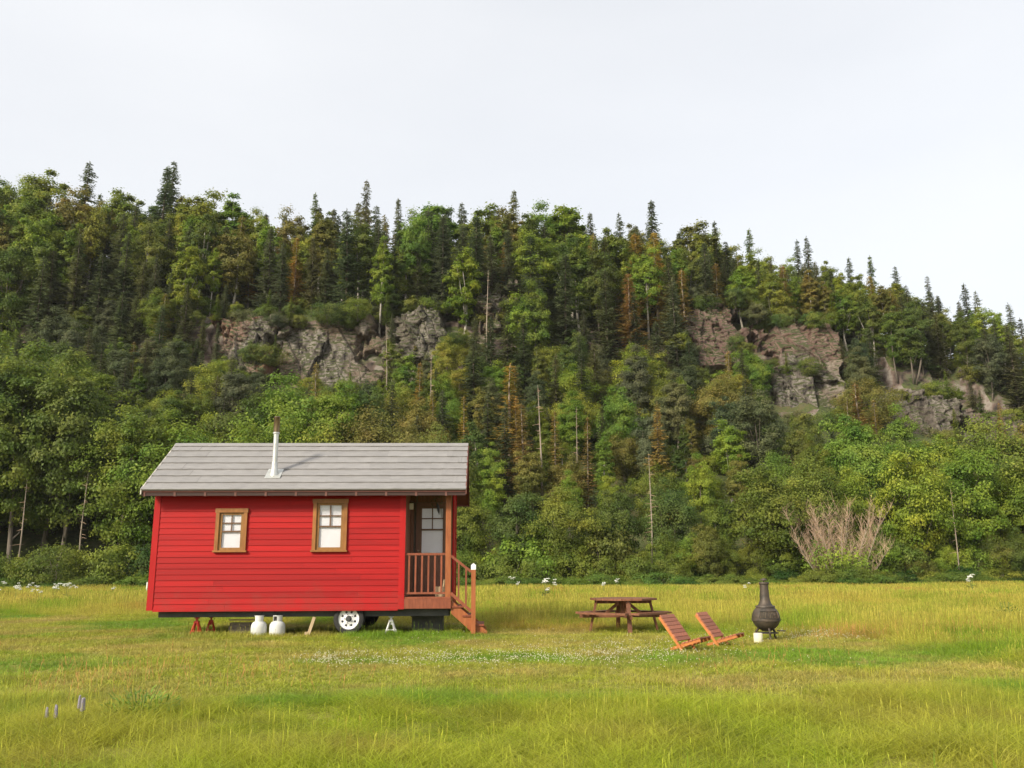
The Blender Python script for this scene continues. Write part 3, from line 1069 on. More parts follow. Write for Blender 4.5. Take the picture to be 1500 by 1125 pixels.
# stairs to the right with their handrail
st = empty('porch_stairs', (0, 0, 0))
st.parent = house
SX1 = PX + .62
def stair_part(mb, name, mat):
    return mb.build(name, mat, st)
for y in (.04, PD - .10):
    mb = MB()
    mb.prism([(PX + .008, Z0 + .16), (PX + .008, Z0 - .10), (SX1 - .12, -.03), (SX1 + .12, -.03), (SX1 + .12, .05)], 'y', y, y + .04)
    stair_part(mb, 'stringer', M['post'])
for i in range(3):
    z = Z0 + .225 - (i + 1) * .18
    x0 = PX + .03 + i * .21
    stair_part(MB().box(x0, x0 + .23, .015, PD - .035, z - .032, z), 'tread', M['stain'])
NX = PX + .46
npost = stair_part(MB().box(NX - .045, NX + .045, -.055, .035, 0.0, 1.26), 'newel_post', M['post'])
MB().box(NX - .05, NX + .05, -.06, .04, 1.262, 1.36).prism([(NX - .035, 1.36), (NX + .035, 1.36), (NX + .012, 1.385), (NX - .012, 1.385)], 'y', -.04, .02).build('post_cap', M['white_cap'], npost)
stair_part(MB().bar((PX - .0, -.02, Z0 + 1.04), (NX - .046, -.02, 1.22), .035, .05), 'handrail', M['stain'])
stair_part(MB().bar((PX - .0, -.02, Z0 + .30), (NX - .046, -.02, .44), .035, .06), 'lower_rail', M['stain'])
for i in range(2):
    fx = PX + .16 + i * .15
    k_ = (fx - PX) / (NX - PX)
    stair_part(MB().box(fx - .017, fx + .017, -.036, -.006, Z0 + .30 + k_ * (.44 - Z0 - .30) - .0, Z0 + 1.02 + k_ * (1.22 - Z0 - 1.04)), 'baluster', M['stain'])

# trailer: frame, axle, wheels
tr = MB()
tr.box(0.13, PX - .02, .26, .34, .345, Z0 + .019).box(0.13, PX - .02, WD - .34, WD - .26, .345, Z0 + .019)
for xx in np.linspace(.13, PX - .10, 9):
    tr.box(xx, xx + .06, .34, WD - .34, .40, Z0 + .018)
tr.build('trailer_frame', M['chassis'], house)
MB().box(0.16, PX - .05, .20, .235, .345, Z0 - .01).build('skirt_beam', M['chassis'], house)
MB().tube([(4.0, .20, .30), (4.0, WD - .20, .30)], .045, 10).build('axle', M['chassis'], house)
MB().bar((3.55, .30, .36), (4.45, .30, .36), .06, .035).build('leaf_spring', M['chassis'], house)
def wheel(x, y, sgn):
    w = empty('wheel', (x, y, .305))
    w.parent = house
    w.rotation_euler = (math.pi / 2 if sgn < 0 else -math.pi / 2, 0, 0)
    prof = [(.205, -.095), (.25, -.105), (.295, -.09), (.312, -.06), (.315, 0), (.312, .06), (.295, .09), (.25, .105), (.205, .095), (.20, .06), (.20, -.06), (.205, -.095)]
    MB().lathe(prof, 36).build('tyre', M['rubber'], w, True)
    rim = MB()
    n = 48
    # dish with eight slots: ring, hub and spokes
    def ring(r0, z0, r1, z1, a0=0, a1=2 * math.pi, m=n):
        vs_, fs_ = [], []
        for k in range(m + 1):
            a = a0 + (a1 - a0) * k / m
            vs_ += [(r0 * math.cos(a), r0 * math.sin(a), z0), (r1 * math.cos(a), r1 * math.sin(a), z1)]
        for k in range(m):
            fs_.append((2 * k, 2 * k + 1, 2 * k + 3, 2 * k + 2))
        rim.add(vs_, fs_)
    ring(.212, .098, .195, .080)
    ring(.195, .080, .158, .066)
    ring(.115, .072, .062, .085)
    for k in range(8):
        a = 2 * math.pi * k / 8
        ring(.158, .066, .115, .072, a - .24, a + .24, 4)
    rim.build('rim', M['wheel'], w)
    MB().lathe([(.21, .03), (.21, .035), (.001, .035)], 24).build('brake_drum', M['chassis'], w)
    MB().lathe([(.064, .04), (.060, .088), (.040, .105), (.034, .125), (.001, .125)], 20).build('hub', M['chassis'], w, True)
    for k in range(5):
        a = 2 * math.pi * (k + .5) / 5
        MB().lathe([(.010, .07), (.010, .098), (.001, .10)], 6, (.082 * math.cos(a), .082 * math.sin(a), 0)).build('lug_nut', M['chassis'], w)
wheel(4.0, .16, -1)
wheel(4.0, WD - .16, 1)

# house-local point to world
def hw(x, y, z=0.0):
    c, s = math.cos(HYAW), math.sin(HYAW)
    return (HLOC[0] + c * x - s * y, HLOC[1] + s * x + c * y, z)

# ------------------------------------------------------------------ small things at the house
def propane(x, y, label, rot):
    t_ = empty('propane_tank', hw(x, y, -.085), rot)
    tag(t_, label, 'gas tank', 'propane tanks under the cabin')
    MB().lathe([(.10, .03), (.13, .045), (.150, .09), (.156, .15), (.156, .23), (.148, .29), (.12, .335), (.07, .36), (.001, .365)], 24).build('tank_body', M['tank'], t_, True)
    MB().lathe([(.105, 0), (.105, .05), (.10, .05), (.10, 0)], 20).build('foot_ring', M['tank'], t_)
    col = MB()
    for a0, a1 in ((.5, 2.6), (3.6, 5.8)):
        vs_, fs_ = [], []
        m = 10
        for k in range(m + 1):
            a = a0 + (a1 - a0) * k / m
            for r_, z_ in ((.088, .345), (.092, .455), (.086, .455), (.082, .345)):
                vs_.append((r_ * math.cos(a), r_ * math.sin(a), z_))
        for k in range(m):
            for q in range(4):
                fs_.append((4 * k + q, 4 * k + (q + 1) % 4, 4 * k + 4 + (q + 1) % 4, 4 * k + 4 + q))
        fs_ += [(0, 1, 2, 3), tuple(4 * m + q for q in (3, 2, 1, 0))]
        col.add(vs_, fs_)
    col.lathe([(.093, .45), (.096, .455), (.093, .465), (.084, .46)], 20)
    col.build('collar', M['tank'], t_)
    MB().lathe([(.018, .36), (.018, .42), (.028, .425), (.028, .44), (.001, .44)], 10).build('valve', M['steel_warm'], t_)
    MB().tube(hose(x, y), .009, 6).build('hose', M['rubber'], t_)
def hose(x, y):
    return [(0, 0, .43), (.03, .02, .50), (.06, .10, .52), (.07, .22, .56)]
propane(2.215, .06, 'white propane tank under the cabin, the one nearer the left window', .3)
propane(2.585, .05, 'white propane tank under the cabin, the one nearer the wheel', 1.2)

def jack(x, y, mat, h, sp, label, group, rot=0.0):
    j = empty('jack_stand', hw(x, y, 0), rot)
    tag(j, label, 'jack stand', group)
    for a in (45, 135, 225, 315):
        dx, dy = math.cos(R(a)), math.sin(R(a))
        MB().bar((dx * sp, dy * sp, 0), (dx * .04, dy * .04, h * .72), .035, .012).build('leg', M[mat], j)
    MB().box(-.045, .045, -.045, .045, h * .66, h * .78).build('collar', M[mat], j)
    MB().box(-.018, .018, -.018, .018, h * .5, h - .02).box(-.045, .045, -.02, .02, h - .03, h).build('ratchet_post', M[mat], j)
    MB().box(-sp * .8, sp * .8, -.01, .01, .06, .085).build('brace', M[mat], j)
jack(.90, .30, 'red_steel', .345, .13, 'red jack stand under the left corner of the cabin, leftmost one', 'jack stands under the cabin')
jack(1.09, .62, 'red_steel', .345, .12, 'red jack stand behind the leftmost one under the cabin', 'jack stands under the cabin', .4)
jack(4.83, .30, 'white_steel', .345, .14, 'white jack stand right of the trailer wheel', 'jack stands under the cabin')
o = MB().prism([(-.07, 0), (.0, 0), (.0, .055), (-.07, .055)], 'y', -.03, .03).bar((0, 0, .0), (.11, .0, .34), .05, .06).build('prop_post', M['raw_wood'], None, loc=hw(3.20, .10, 0))
tag(o, 'pale wooden prop leaning under the cabin, left of the wheel', 'wooden prop')
b_ = empty('block_stack', hw(1.62, .55, 0))
tag(b_, 'dark wooden blocking stacked under the cabin between red jacks and tanks', 'wood blocks')
for i in range(3):
    MB().box(-.10 - .02 * (i % 2), .32 + .03 * (i % 2), -.08, .08, .0 + i * .075, .07 + i * .075).build('timber', M['grey_wood'], b_)
MB().box(-.14, .52, -.03, .03, .262, .285).build('board', M['raw_wood'], b_)
bx = empty('storage_box', hw(5.50, .95, 0))
tag(bx, 'black storage box under the porch end of the trailer', 'box')
MB().box(-.28, .36, -.2, .2, .0, .30).build('tub', M['chassis'], bx)
MB().box(-.30, .38, -.22, .22, .30, .335).build('lid', M['chassis'], bx)
sk = MB().prism([(-.028, 0), (.028, 0), (.028, .74), (0, .78), (-.028, .74)], 'y', -.028, .028).build('white_stake', M['white_cap'], None, loc=(at(215.5, 856, 50)[0], 50, 0))
tag(sk, 'short white stake in the grass behind the left corner of the cabin', 'stake')
# porch things
lamp = empty('porch_lamp', hw(5.57, .60, WT - .03))
tag(lamp, 'round frosted ceiling lamp under the porch roof', 'lamp')
MB().lathe([(.10, 0), (.10, -.02), (.02, -.02)], 20).build('lamp_base', M['steel_warm'], lamp)
MB().lathe([(.09, -.02), (.085, -.05), (.05, -.085), (.001, -.095)], 20).build('shade', M['lamp'], lamp, True)
scn = empty('wall_lantern', hw(L + .012, .72, PFZ + 1.88))
tag(scn, 'small pale lantern on the inner porch wall beside the door', 'lamp')
MB().box(0, .012, -.04, .04, -.05, .05).build('plate', M['steel_warm'], scn)
MB().box(.012, .09, -.035, .035, -.07, .06).build('lantern_glass', M['lamp'], scn)
MB().prism([(-.045, .06), (.045, .06), (0, .10)], 'x', .005, .10).build('lantern_cap', M['steel_warm'], scn)
hg = empty('hanging_ornament', hw(5.72, .55, WT - .03))
tag(hg, 'dark ornament with trailing leaves hanging in front of the porch door', 'ornament')
MB().tube([(0, 0, 0), (0, 0, -.26)], .004, 5).build('cord', M['black'], hg)
MB().tube([(0, 0, -.36), (.02, 0, -.42), (.035, 0, -.52), (.05, 0, -.60)], [.012, .03, .026, .004], 8).prism([(-.05, -.44), (.03, -.38), (.03, -.43)], 'y', -.005, .005).build('body', M['black'], hg)
lv = MB()
rr = random.Random(5)
for i in range(26):
    p = Vector((rr.uniform(-.12, .10), rr.uniform(-.05, .05), rr.uniform(-.40, -.20)))
    d = Vector((rr.uniform(-1, 1), rr.uniform(-.6, .6), rr.uniform(-1, .3))).normalized() * .05
    e = Vector((rr.uniform(-1, 1), rr.uniform(-1, 1), rr.uniform(-1, 1))).normalized() * .015
    lv.add([p, p + d * .5 + e, p + d, p + d * .5 - e], [(0, 1, 2, 3)])
lo = lv.build('leaves', M['leaf'], hg)
lo.color = (.06, .10, .04, 1)
bxp = empty('wooden_box', hw(5.82, .30, PFZ))
tag(bxp, 'small tan wooden box on the porch floor by the corner post', 'box')
for s_ in (-1, 1):
    MB().box(-.09, .09, s_ * .07 - .008, s_ * .07 + .008, 0, .20).build('side_board', M['raw_wood'], bxp)
    MB().box(s_ * .08 - .008, s_ * .08 + .008, -.06, .06, 0, .20).build('end_board', M['raw_wood'], bxp)
MB().box(-.072, .072, -.06, .06, .01, .025).build('bottom_board', M['raw_wood'], bxp)
MB().bar((.05, 0, .02), (.09, -.02, .34), .03, .03).build('handle', M['raw_wood'], bxp)

# ------------------------------------------------------------------ picnic table with four benches
TP = on_ground(914, 924.5)
tab = empty('picnic_table', (TP[0], TP[1], 0), R(3))
tag(tab, 'dark stained wooden picnic table with benches on four sides', 'picnic table')
RT, TZ = 0.66, 0.67
def octa_width(v, Rr):
    """half length of an octagon of half-width Rr at offset v from its centre"""
    k = Rr * math.tan(R(22.5))
    if abs(v) <= k:
        return Rr
    return Rr - (abs(v) - k)
npk = 9
for i in range(npk):
    v0 = -RT + i * 2 * RT / npk + .004
    v1 = -RT + (i + 1) * 2 * RT / npk - .004
    a0, a1 = octa_width(v0, RT), octa_width(v1, RT)
    mb = MB()
    mb.prism([(-a0, v0), (a0, v0), (a1, v1), (-a1, v1)], 'z', TZ - .038, TZ)
    o = mb.build('top_plank', M['table'], tab, rot=(0, 0, R(45)))
for a in (0, 90, 180, 270):
    c, s = math.cos(R(a)), math.sin(R(a))
    MB().bar((c * .56, s * .56, TZ - .04), (c * .71, s * .71, 0), .085, .04, up=(c, s, 0)).build('leg', M['table'], tab)
    MB().bar((c * .07, s * .07, TZ - .075), (c * .60, s * .60, TZ - .075), .04, .07).build('top_bearer', M['table'], tab)
    MB().bar((c * .06, s * .06, .315), (c * .92, s * .92, .315), .038, .075).build('seat_bearer', M['table'], tab)
    MB().bar((c * .10, s * .10, TZ - .10), (c * .38, s * .38, .35), .036, .06, up=(0, 0, 1)).build('brace', M['table'], tab)
    b = a + 45
    bc, bs = math.cos(R(b)), math.sin(R(b))
    for k_, rad in enumerate((.60, .735)):
        hl = (.50 if k_ == 0 else .60)
        p = Vector((bc * rad, bs * rad, .375))
        d = Vector((-bs, bc, 0))
        MB().bar(p - d * hl, p + d * hl, .125, .038).build('bench_plank', M['table'], tab)
MB().box(-.06, .06, -.06, .06, .28, TZ - .042).build('centre_post', M['table'], tab)

# ------------------------------------------------------------------ two low slatted chairs
def low_chair(px, py, face, label, sc=1.0):
    p = on_ground(px, py)
    ch = empty('low_chair', (p[0], p[1], 0), face)       # +x of the chair is where a sitter looks
    tag(ch, label, 'chair', 'slatted low chairs facing the chimney stove')
    ch.scale = (sc, sc, sc)
    W2 = .275
    t0, t1 = Vector((.10, 0, .0)), Vector((-.32, 0, .56))
    s0, s1 = Vector((-.14, 0, .012)), Vector((.44, 0, .19))
    for sg in (-1, 1):
        y = Vector((0, sg * (W2 - .012), 0))
        MB().bar(t0 + y, t1 + y, .026, .042, up=(1, 0, .6)).build('back_rail', M['chair'], ch)
        y2 = Vector((0, sg * (W2 - .055), 0))
        MB().bar(s0 + y2, s1 + y2, .026, .048).build('seat_rail', M['chair'], ch)
    nb = (t1 - t0).cross(Vector((0, 1, 0))).normalized()
    if nb.x < 0: nb = -nb
    for i in range(7):
        q = t0.lerp(t1, .30 + i * .113)
        d = (t1 - t0).normalized()
        MB().bar(q + Vector((0, -W2, 0)) + nb * .033, q + Vector((0, W2, 0)) + nb * .033, .070, .022, up=nb).build('back_slat', M['slat'], ch)
    ns = (s1 - s0).cross(Vector((0, 1, 0))).normalized()
    if ns.z < 0: ns = -ns
    for i in range(5):
        q = s0.lerp(s1, .46 + i * .125)
        MB().bar(q + Vector((0, -W2 + .03, 0)) + ns * .036, q + Vector((0, W2 - .03, 0)) + ns * .036, .060, .022, up=ns).build('seat_slat', M['slat'], ch)
    MB().bar(t0.lerp(t1, .16) + Vector((0, -W2 + .03, 0)), t0.lerp(t1, .16) + Vector((0, W2 - .03, 0)), .05, .025).build('cross_bar', M['chair'], ch)
    return ch
low_chair(1001, 951, R(-36), 'orange-brown slatted low chair nearer the picnic table', .88)
low_chair(1052, 945, R(-32), 'orange-brown slatted low chair nearer the chimney stove', .88)

# ------------------------------------------------------------------ chimney stove (chiminea)
CP = on_ground(1124, 936)
chi = empty('chiminea', (CP[0], CP[1], 0), 0.0)
tag(chi, 'rusty dark cast iron chimney stove with round belly standing in the grass', 'stove')
BZ, BR = .375, .25
prof = [(.08, BZ - .235)]
for k in range(1, 15):
    a = -1.22 + k * (1.22 + .78) / 14
    prof.append((BR * math.cos(a), BZ + BR * .94 * math.sin(a)))
prof += [(.148, BZ + .205), (.115, BZ + .245), (.094, BZ + .30), (.085, BZ + .38), (.078, BZ + .50), (.076, BZ + .585), (.088, BZ + .592), (.092, BZ + .615), (.088, BZ + .63), (.070, BZ + .635), (.066, BZ + .50)]
body = MB().lathe(prof, 36).build('belly', M['iron'], chi, True)
MB().lathe([(BR + .004, BZ - .058), (BR + .008, BZ - .035), (BR + .004, BZ - .012)], 36).build('belly_band', M['iron'], body, True)
MB().lathe([(.168, BZ + .182), (.180, BZ + .186), (.172, BZ + .21), (.150, BZ + .215)], 36).build('shoulder_ring', M['iron'], body, True)
MB().lathe([(.040, BZ + .66), (.062, BZ + .665), (.060, BZ + .675), (.020, BZ + .70), (.001, BZ + .705)], 20).lathe([(.012, BZ + .62), (.012, BZ + .665), (.001, BZ + .665)], 8).build('rain_cap', M['iron'], body, True)
# mesh opening on the belly: curved frame and bars
def belly_pt(az, el, r=BR + .006):
    return (r * math.cos(el) * math.sin(az), -r * math.cos(el) * math.cos(az), BZ + r * .94 * math.sin(el))
fr = MB()
for el0 in (-.02, .52):
    fr.tube([belly_pt(az, el0) for az in np.linspace(-.75, .75, 13)], .010, 6)
for az in (-.75, .75):
    fr.tube([belly_pt(az, el) for el in np.linspace(-.02, .52, 6)], .010, 6)
dfr = fr.build('door_frame', M['iron'], body)
ms = MB()
for az in np.linspace(-.65, .65, 12):
    ms.tube([belly_pt(az, el, BR + .003) for el in np.linspace(-.02, .52, 5)], .003, 4)
for el in np.linspace(.07, .43, 5):
    ms.tube([belly_pt(az, el, BR + .003) for az in np.linspace(-.75, .75, 9)], .003, 4)
ms.build('mesh_bars', M['steel_warm'], dfr)
vs_, fs_ = [], []
for j, el in enumerate(np.linspace(-.02, .52, 7)):
    for i, az in enumerate(np.linspace(-.75, .75, 13)):
        vs_.append(belly_pt(az, el, BR + .0015))
for j in range(6):
    for i in range(12):
        fs_.append((j * 13 + i, j * 13 + i + 1, (j + 1) * 13 + i + 1, (j + 1) * 13 + i))
MB().add(vs_, fs_).build('fire_opening', M['iron_dark'], dfr)
for a in (30, 150, 270):
    c, s = math.cos(R(a)), math.sin(R(a))
    MB().tube([(c * .13, s * .13, BZ - .17), (c * .20, s * .20, .12), (c * .19, s * .19, .05), (c * .22, s * .22, .0)], [.024, .020, .017, .022], 8).build('leg', M['iron'], chi, True)
MB().lathe([(.205, .10), (.212, .108), (.205, .116), (.196, .108)], 28).build('leg_ring', M['iron'], chi)
MB().box(.20, .33, -.07, .07, .135, .150).build('ash_shelf', M['iron'], chi)
bp_ = on_ground(1111, 941)
blk = MB().lathe([(.074, 0), (.078, .01), (.076, .145), (.070, .155), (.001, .157)], 18).build('log_block', M['block'], None, True, loc=(bp_[0], bp_[1], 0))
tag(blk, 'small cream-white block standing in the grass in front of the chimney stove', 'block')

# ------------------------------------------------------------------ trees: prototypes
def leaf_quads(c, n, size, rs, aspect=0.62):
    """rhombic leaves at points c with normals n"""
    k = len(c)
    n = n / (np.linalg.norm(n, axis=1, keepdims=True) + 1e-9)
    ref = rs.randn(k, 3)
    t = np.cross(n, ref)
    t /= (np.linalg.norm(t, axis=1, keepdims=True) + 1e-9)
    b = np.cross(n, t)
    s = (size * (0.65 + 0.7 * rs.rand(k)))[:, None]
    v = np.stack([c - t * s, c - b * s * aspect + t * s * .1, c + t * s, c + b * s * aspect + t * s * .1], 1).reshape(-1, 3)
    f = np.arange(4 * k).reshape(k, 4)
    return v, f

def broadleaf(seed, H, Wd, base, nclump, per, leaf, lean=0.0, stems=1, open_=0.0, limb=True):
    rs = np.random.RandomState(seed)
    rr = random.Random(seed)
    zc, rz, rx = H * (base + (1 - base) / 2), H * (1 - base) / 2, Wd / 2
    cl, cr = [], []
    for i in range(nclump):
        d = rs.randn(3)
        d /= np.linalg.norm(d)
        r = (0.30 + 0.70 * rs.rand() ** 0.45) * (1 + rs.randn() * .10)
        wob = 1 + 0.35 * fbm(d[0] * 1.3 + seed * 3.1, d[1] * 1.3, d[2] * 1.3)
        p = np.array([d[0] * rx * r * wob, d[1] * rx * r * wob, zc + d[2] * rz * r * wob])
        # crowns narrow towards the foot, widest a little under the middle
        k = (p[2] / H - base) / (1 - base)
        sh = 0.72 + 0.38 * math.sin(max(0.05, min(1, k)) * 2.7)
        p[:2] *= sh
        cl.append(p)
        cr.append(rx * rs.uniform(.20, .40) * (1 - open_ * .4))
    cl = np.array(cl)
    cr = np.array(cr)
    idx = np.repeat(np.arange(nclump), per)
    k = len(idx)
    d = rs.randn(k, 3)
    d /= np.linalg.norm(d, axis=1, keepdims=True)
    d[:, 2] = np.where(d[:, 2] < -.5, -d[:, 2] * .6, d[:, 2])
    r = rs.rand(k) ** 0.4
    c = cl[idx] + d * (cr[idx] * r)[:, None] * np.array([1.08, 1.08, .88])
    # loose outer sprays
    sp = rs.rand(k) < .14
    c[sp] += d[sp] * (cr[idx][sp] * (.2 + .6 * rs.rand(sp.sum())))[:, None]
    q_ = c - np.array([0, 0, zc])
    q_ /= (np.linalg.norm(q_, axis=1, keepdims=True) + 1e-6)
    n = d * .8 + q_ * .7 + np.array([0, 0, .25]) + rs.randn(k, 3) * .5
    v, f = leaf_quads(c, n, leaf, rs)
    crown = mesh_np('crown', v, f)
    tb = MB()
    for st_ in range(stems):
        a = rr.uniform(0, 6.28)
        off = 0 if stems == 1 else .12 * H * .12
        pts, rad = [], []
        top = H * (base + (1 - base) * .72)
        bend = (rr.uniform(-1, 1) * .05 * H, rr.uniform(-1, 1) * .05 * H)
        sp_ = 0 if stems == 1 else Wd * .22
        for q in range(7):
            k_ = q / 6
            pts.append((math.cos(a) * (off + sp_ * k_) + bend[0] * math.sin(k_ * 3.1) + lean * k_ * H, math.sin(a) * (off + sp_ * k_) + bend[1] * math.sin(k_ * 2.4), -0.3 + k_ * (top + .3)))
            rad.append((H * .0135 / (stems ** .4)) * (1 - .82 * k_) + .012)
        tb.tube(pts, rad, 8)
        if limb:
            for q in range(8 if stems == 1 else 4):
                tgt = cl[rr.randrange(nclump)]
                k_ = rr.uniform(.35, .9)
                i0 = min(5, int(k_ * 6))
                p0 = Vector(pts[i0]).lerp(Vector(pts[i0 + 1]), k_ * 6 - i0)
                p1 = Vector(tgt)
                if p1.z < p0.z + .1:
                    p0 = Vector(pts[1]).lerp(Vector(pts[3]), rr.random())
                md = p0.lerp(p1, .5) + Vector((0, 0, -.04 * H * rr.random()))
                r0 = rad[i0] * .55
                tb.tube([p0, md, p1], [r0, r0 * .6, r0 * .2], 5)
    trunk = tb.mesh('trunk', True)
    return trunk, crown

def spruce(seed, H, Rb, base=0.08, gap=0.30, dense=1.0, ragged=0.2, droop=0.35, qs=0.42):
    rs = np.random.RandomState(seed)
    C, T, Nn, S = [], [], [], []
    z = H * base
    tb = MB()
    tb.tube([(0, 0, -.3), (.02 * rs.randn(), .02 * rs.randn(), H * .4), (.03 * rs.randn(), .03 * rs.randn(), H * .8), (0, 0, H)], [H * .012 + .02, H * .009 + .015, H * .004 + .01, .008], 7)
    while z < H * .985:
        k = (z - H * base) / (H * (1 - base))
        rad = Rb * ((1 - k) ** 0.85) * (1 - .35 * math.exp(-k * 9)) + .10
        nb = max(4, int((7 - 3 * k) * dense))
        a0 = rs.rand() * 6.28
        for b in range(nb):
            if rs.rand() < ragged * (1 - .5 * k):
                continue
            a = a0 + 6.283 * b / nb + rs.randn() * .18
            Lb = rad * rs.uniform(.5, 1.22) * (1 + .28 * math.sin(z * 2.3 + seed))
            m = max(3, int(Lb / .15 * dense))
            ca, sa = math.cos(a), math.sin(a)
            for q in range(m):
                t = (q + rs.rand()) / m
                dz = -droop * Lb * t + .30 * Lb * t * t + (1 - k) * -.02
                for sgn in (-1, 1):
                    out = np.array([ca, sa, 0]) * .8 + np.array([-sa, ca, 0]) * sgn * rs.uniform(.35, .8) + np.array([0, 0, rs.uniform(-.45, -.02)])
                    out /= np.linalg.norm(out)
                    c = np.array([ca * Lb * t, sa * Lb * t, z + dz]) + rs.randn(3) * .025
                    C.append(c + out * qs * .45)
                    T.append(out)
                    Nn.append(np.array([rs.randn() * .45, rs.randn() * .45, 1.0]))
                    S.append(qs * rs.uniform(.6, 1.15) * (1 - .45 * t) * (1 - .35 * k))
            if k < .5 and rs.rand() < .25:
                tb.tube([(0, 0, z), (ca * Lb * .6, sa * Lb * .6, z - droop * Lb * .4)], [.022, .006], 4)
        z += gap * rs.uniform(.75, 1.25) * (1 - .35 * k)
    # leader
    for q in range(10):
        zz = H * (.965 + .035 * q / 10)
        a = rs.rand() * 6.28
        C.append(np.array([math.cos(a) * .05, math.sin(a) * .05, zz])); T.append(np.array([math.cos(a) * .5, math.sin(a) * .5, .7])); Nn.append(rs.randn(3)); S.append(.12)
    C, T, Nn, S = np.array(C), np.array(T), np.array(Nn), np.array(S)
    T /= np.linalg.norm(T, axis=1, keepdims=True)
    B = np.cross(Nn, T)
    B /= (np.linalg.norm(B, axis=1, keepdims=True) + 1e-9)
    s = S[:, None]
    v = np.stack([C - T * s, C - B * s * .30, C + T * s, C + B * s * .30], 1).reshape(-1, 3)
    f = np.arange(len(v)).reshape(-1, 4)
    return tb.mesh('trunk', True), mesh_np('crown', v, f)

def snag(seed, H, twigs=16):
    rs = random.Random(seed)
    tb = MB()
    tb.tube([(0, 0, -.3), (rs.uniform(-.1, .1), 0, H * .4), (rs.uniform(-.2, .2), rs.uniform(-.1, .1), H)], [H * .007 + .02, H * .005 + .015, .010], 7)
    tw_ = MB()
    for i in range(twigs * 2):
        z = H * rs.uniform(.3, .97)
        a = rs.uniform(0, 6.28)
        ln = H * .07 * rs.uniform(.5, 1.4) * (1.25 - z / H)
        tw_.tube([(0, 0, z), (math.cos(a) * ln, math.sin(a) * ln, z + rs.uniform(-.25, .25) * ln)], [.020, .005], 4)
    return tb.mesh('trunk', True), tw_.mesh('dead_twigs')

PROTO = {}
def proto(kind, key, pair, tmat, cmat):
    pair[0].materials.append(M[tmat])
    pair[1].materials.append(M[cmat])
    zmax = max(v.co.z for v in pair[1].vertices)
    PROTO.setdefault(kind, []).append((pair[0], pair[1], zmax))
for i in range(4):      # wide forest-edge crowns
    proto('round', i, broadleaf(100 + i, 10, [6.4, 7.4, 6.0, 8.0][i], [.05, .02, .08, .03][i], 96, 270, .105, stems=[1, 2, 1, 3][i]), 'bark', 'leaf')
for i in range(3):      # tall crowns with trunks showing
    proto('tall', i, broadleaf(140 + i, 14, [5.6, 5.0, 6.2][i], [.20, .24, .16][i], 90, 270, .118, stems=[1, 2, 1][i]), 'bark', 'leaf')
for i in range(3):      # slender ridge birches
    proto('birch', i, broadleaf(170 + i, 12, [3.6, 3.0, 4.2][i], [.24, .32, .28][i], 76, 190, .108, open_=.0), 'birch', 'leaf')
for i in range(3):      # shrubs
    proto('shrub', i, broadleaf(200 + i, 2.4, [3.6, 3.0, 4.2][i], .0, 44, 190, .062, stems=4, limb=False), 'bark', 'leaf')
for i in range(5):
    proto('spruce', i, spruce(300 + i, 13, [2.5, 2.2, 2.8, 2.0, 2.4][i], [.04, .08, .03, .14, .06][i], ragged=[.28, .36, .24, .4, .32][i], dense=1.3), 'bark', 'needle')
for i in range(2):      # thin, half bare conifers
    proto('thin', i, spruce(330 + i, 11, [1.4, 1.6][i], .12, ragged=.25, dense=1.15, qs=.32), 'dead_wood', 'needle')
for i in range(3):
    proto('snag', i, snag(360 + i, 10), 'dead_wood', 'dead_twig')

DARK = [(0.1011, 0.1293, 0.0565), (0.1212, 0.147, 0.0609), (0.1315, 0.1516, 0.074), (0.1566, 0.1649, 0.0653)]
MID = [(0.1549, 0.2041, 0.0315), (0.1821, 0.2275, 0.0339), (0.1348, 0.1773, 0.0339), (0.2039, 0.2442, 0.0339), (0.1202, 0.1706, 0.0387)]
BRIGHT = [(0.2093, 0.2865, 0.0343), (0.2492, 0.3044, 0.0343), (0.1794, 0.2686, 0.039), (0.2791, 0.2955, 0.0437)]
OLIVE = [(0.186, 0.2079, 0.0421), (0.2153, 0.1985, 0.0454), (0.2349, 0.2174, 0.0486)]
RUST = [(.34, .235, .05), (.31, .24, .06), (.38, .285, .055), (.28, .19, .06)]
TREES = []
def plant(kind, x, y, top_z=None, height=None, wscale=1.0, color=None, label='', cat='tree', group=None, rnd=random, name=None, variant=None, sink=.0, z0=None):
    t_, c_, zm = PROTO[kind][variant if variant is not None else rnd.randrange(len(PROTO[kind]))]
    z0 = terrain(x, y) if z0 is None else z0
    h = height if height is not None else max(2.0, top_z - z0)
    s = h / zm
    nm = name or {'round': 'broadleaf_tree', 'tall': 'broadleaf_tree', 'birch': 'birch_tree', 'shrub': 'shrub', 'spruce': 'spruce_tree', 'thin': 'conifer_tree', 'snag': 'dead_tree'}[kind]
    e = bpy.data.objects.new(nm, None)
    COL.objects.link(e)
    e.empty_display_size = .5
    e.location = (x, y, z0 - sink)
    e.rotation_euler = (rnd.uniform(-.03, .03), rnd.uniform(-.03, .03), rnd.uniform(0, 6.28))
    w = s * wscale
    e.scale = (w, w, s)
    a = bpy.data.objects.new('trunk' if kind != 'shrub' else 'stem', t_)
    b = bpy.data.objects.new({'snag': 'dead_twigs', 'shrub': 'foliage'}.get(kind, 'crown'), c_)
    for o in (a, b):
        COL.objects.link(o)
        o.parent = e
    if color:
        k = rnd.uniform(.88, 1.12)
        b.color = (color[0] * k * rnd.uniform(.93, 1.07), color[1] * k, color[2] * k, 1)
    tag(e, label, cat, group)
    TREES.append((x, y, h * .0 + w * 3))
    return e

rt = random.Random(77)
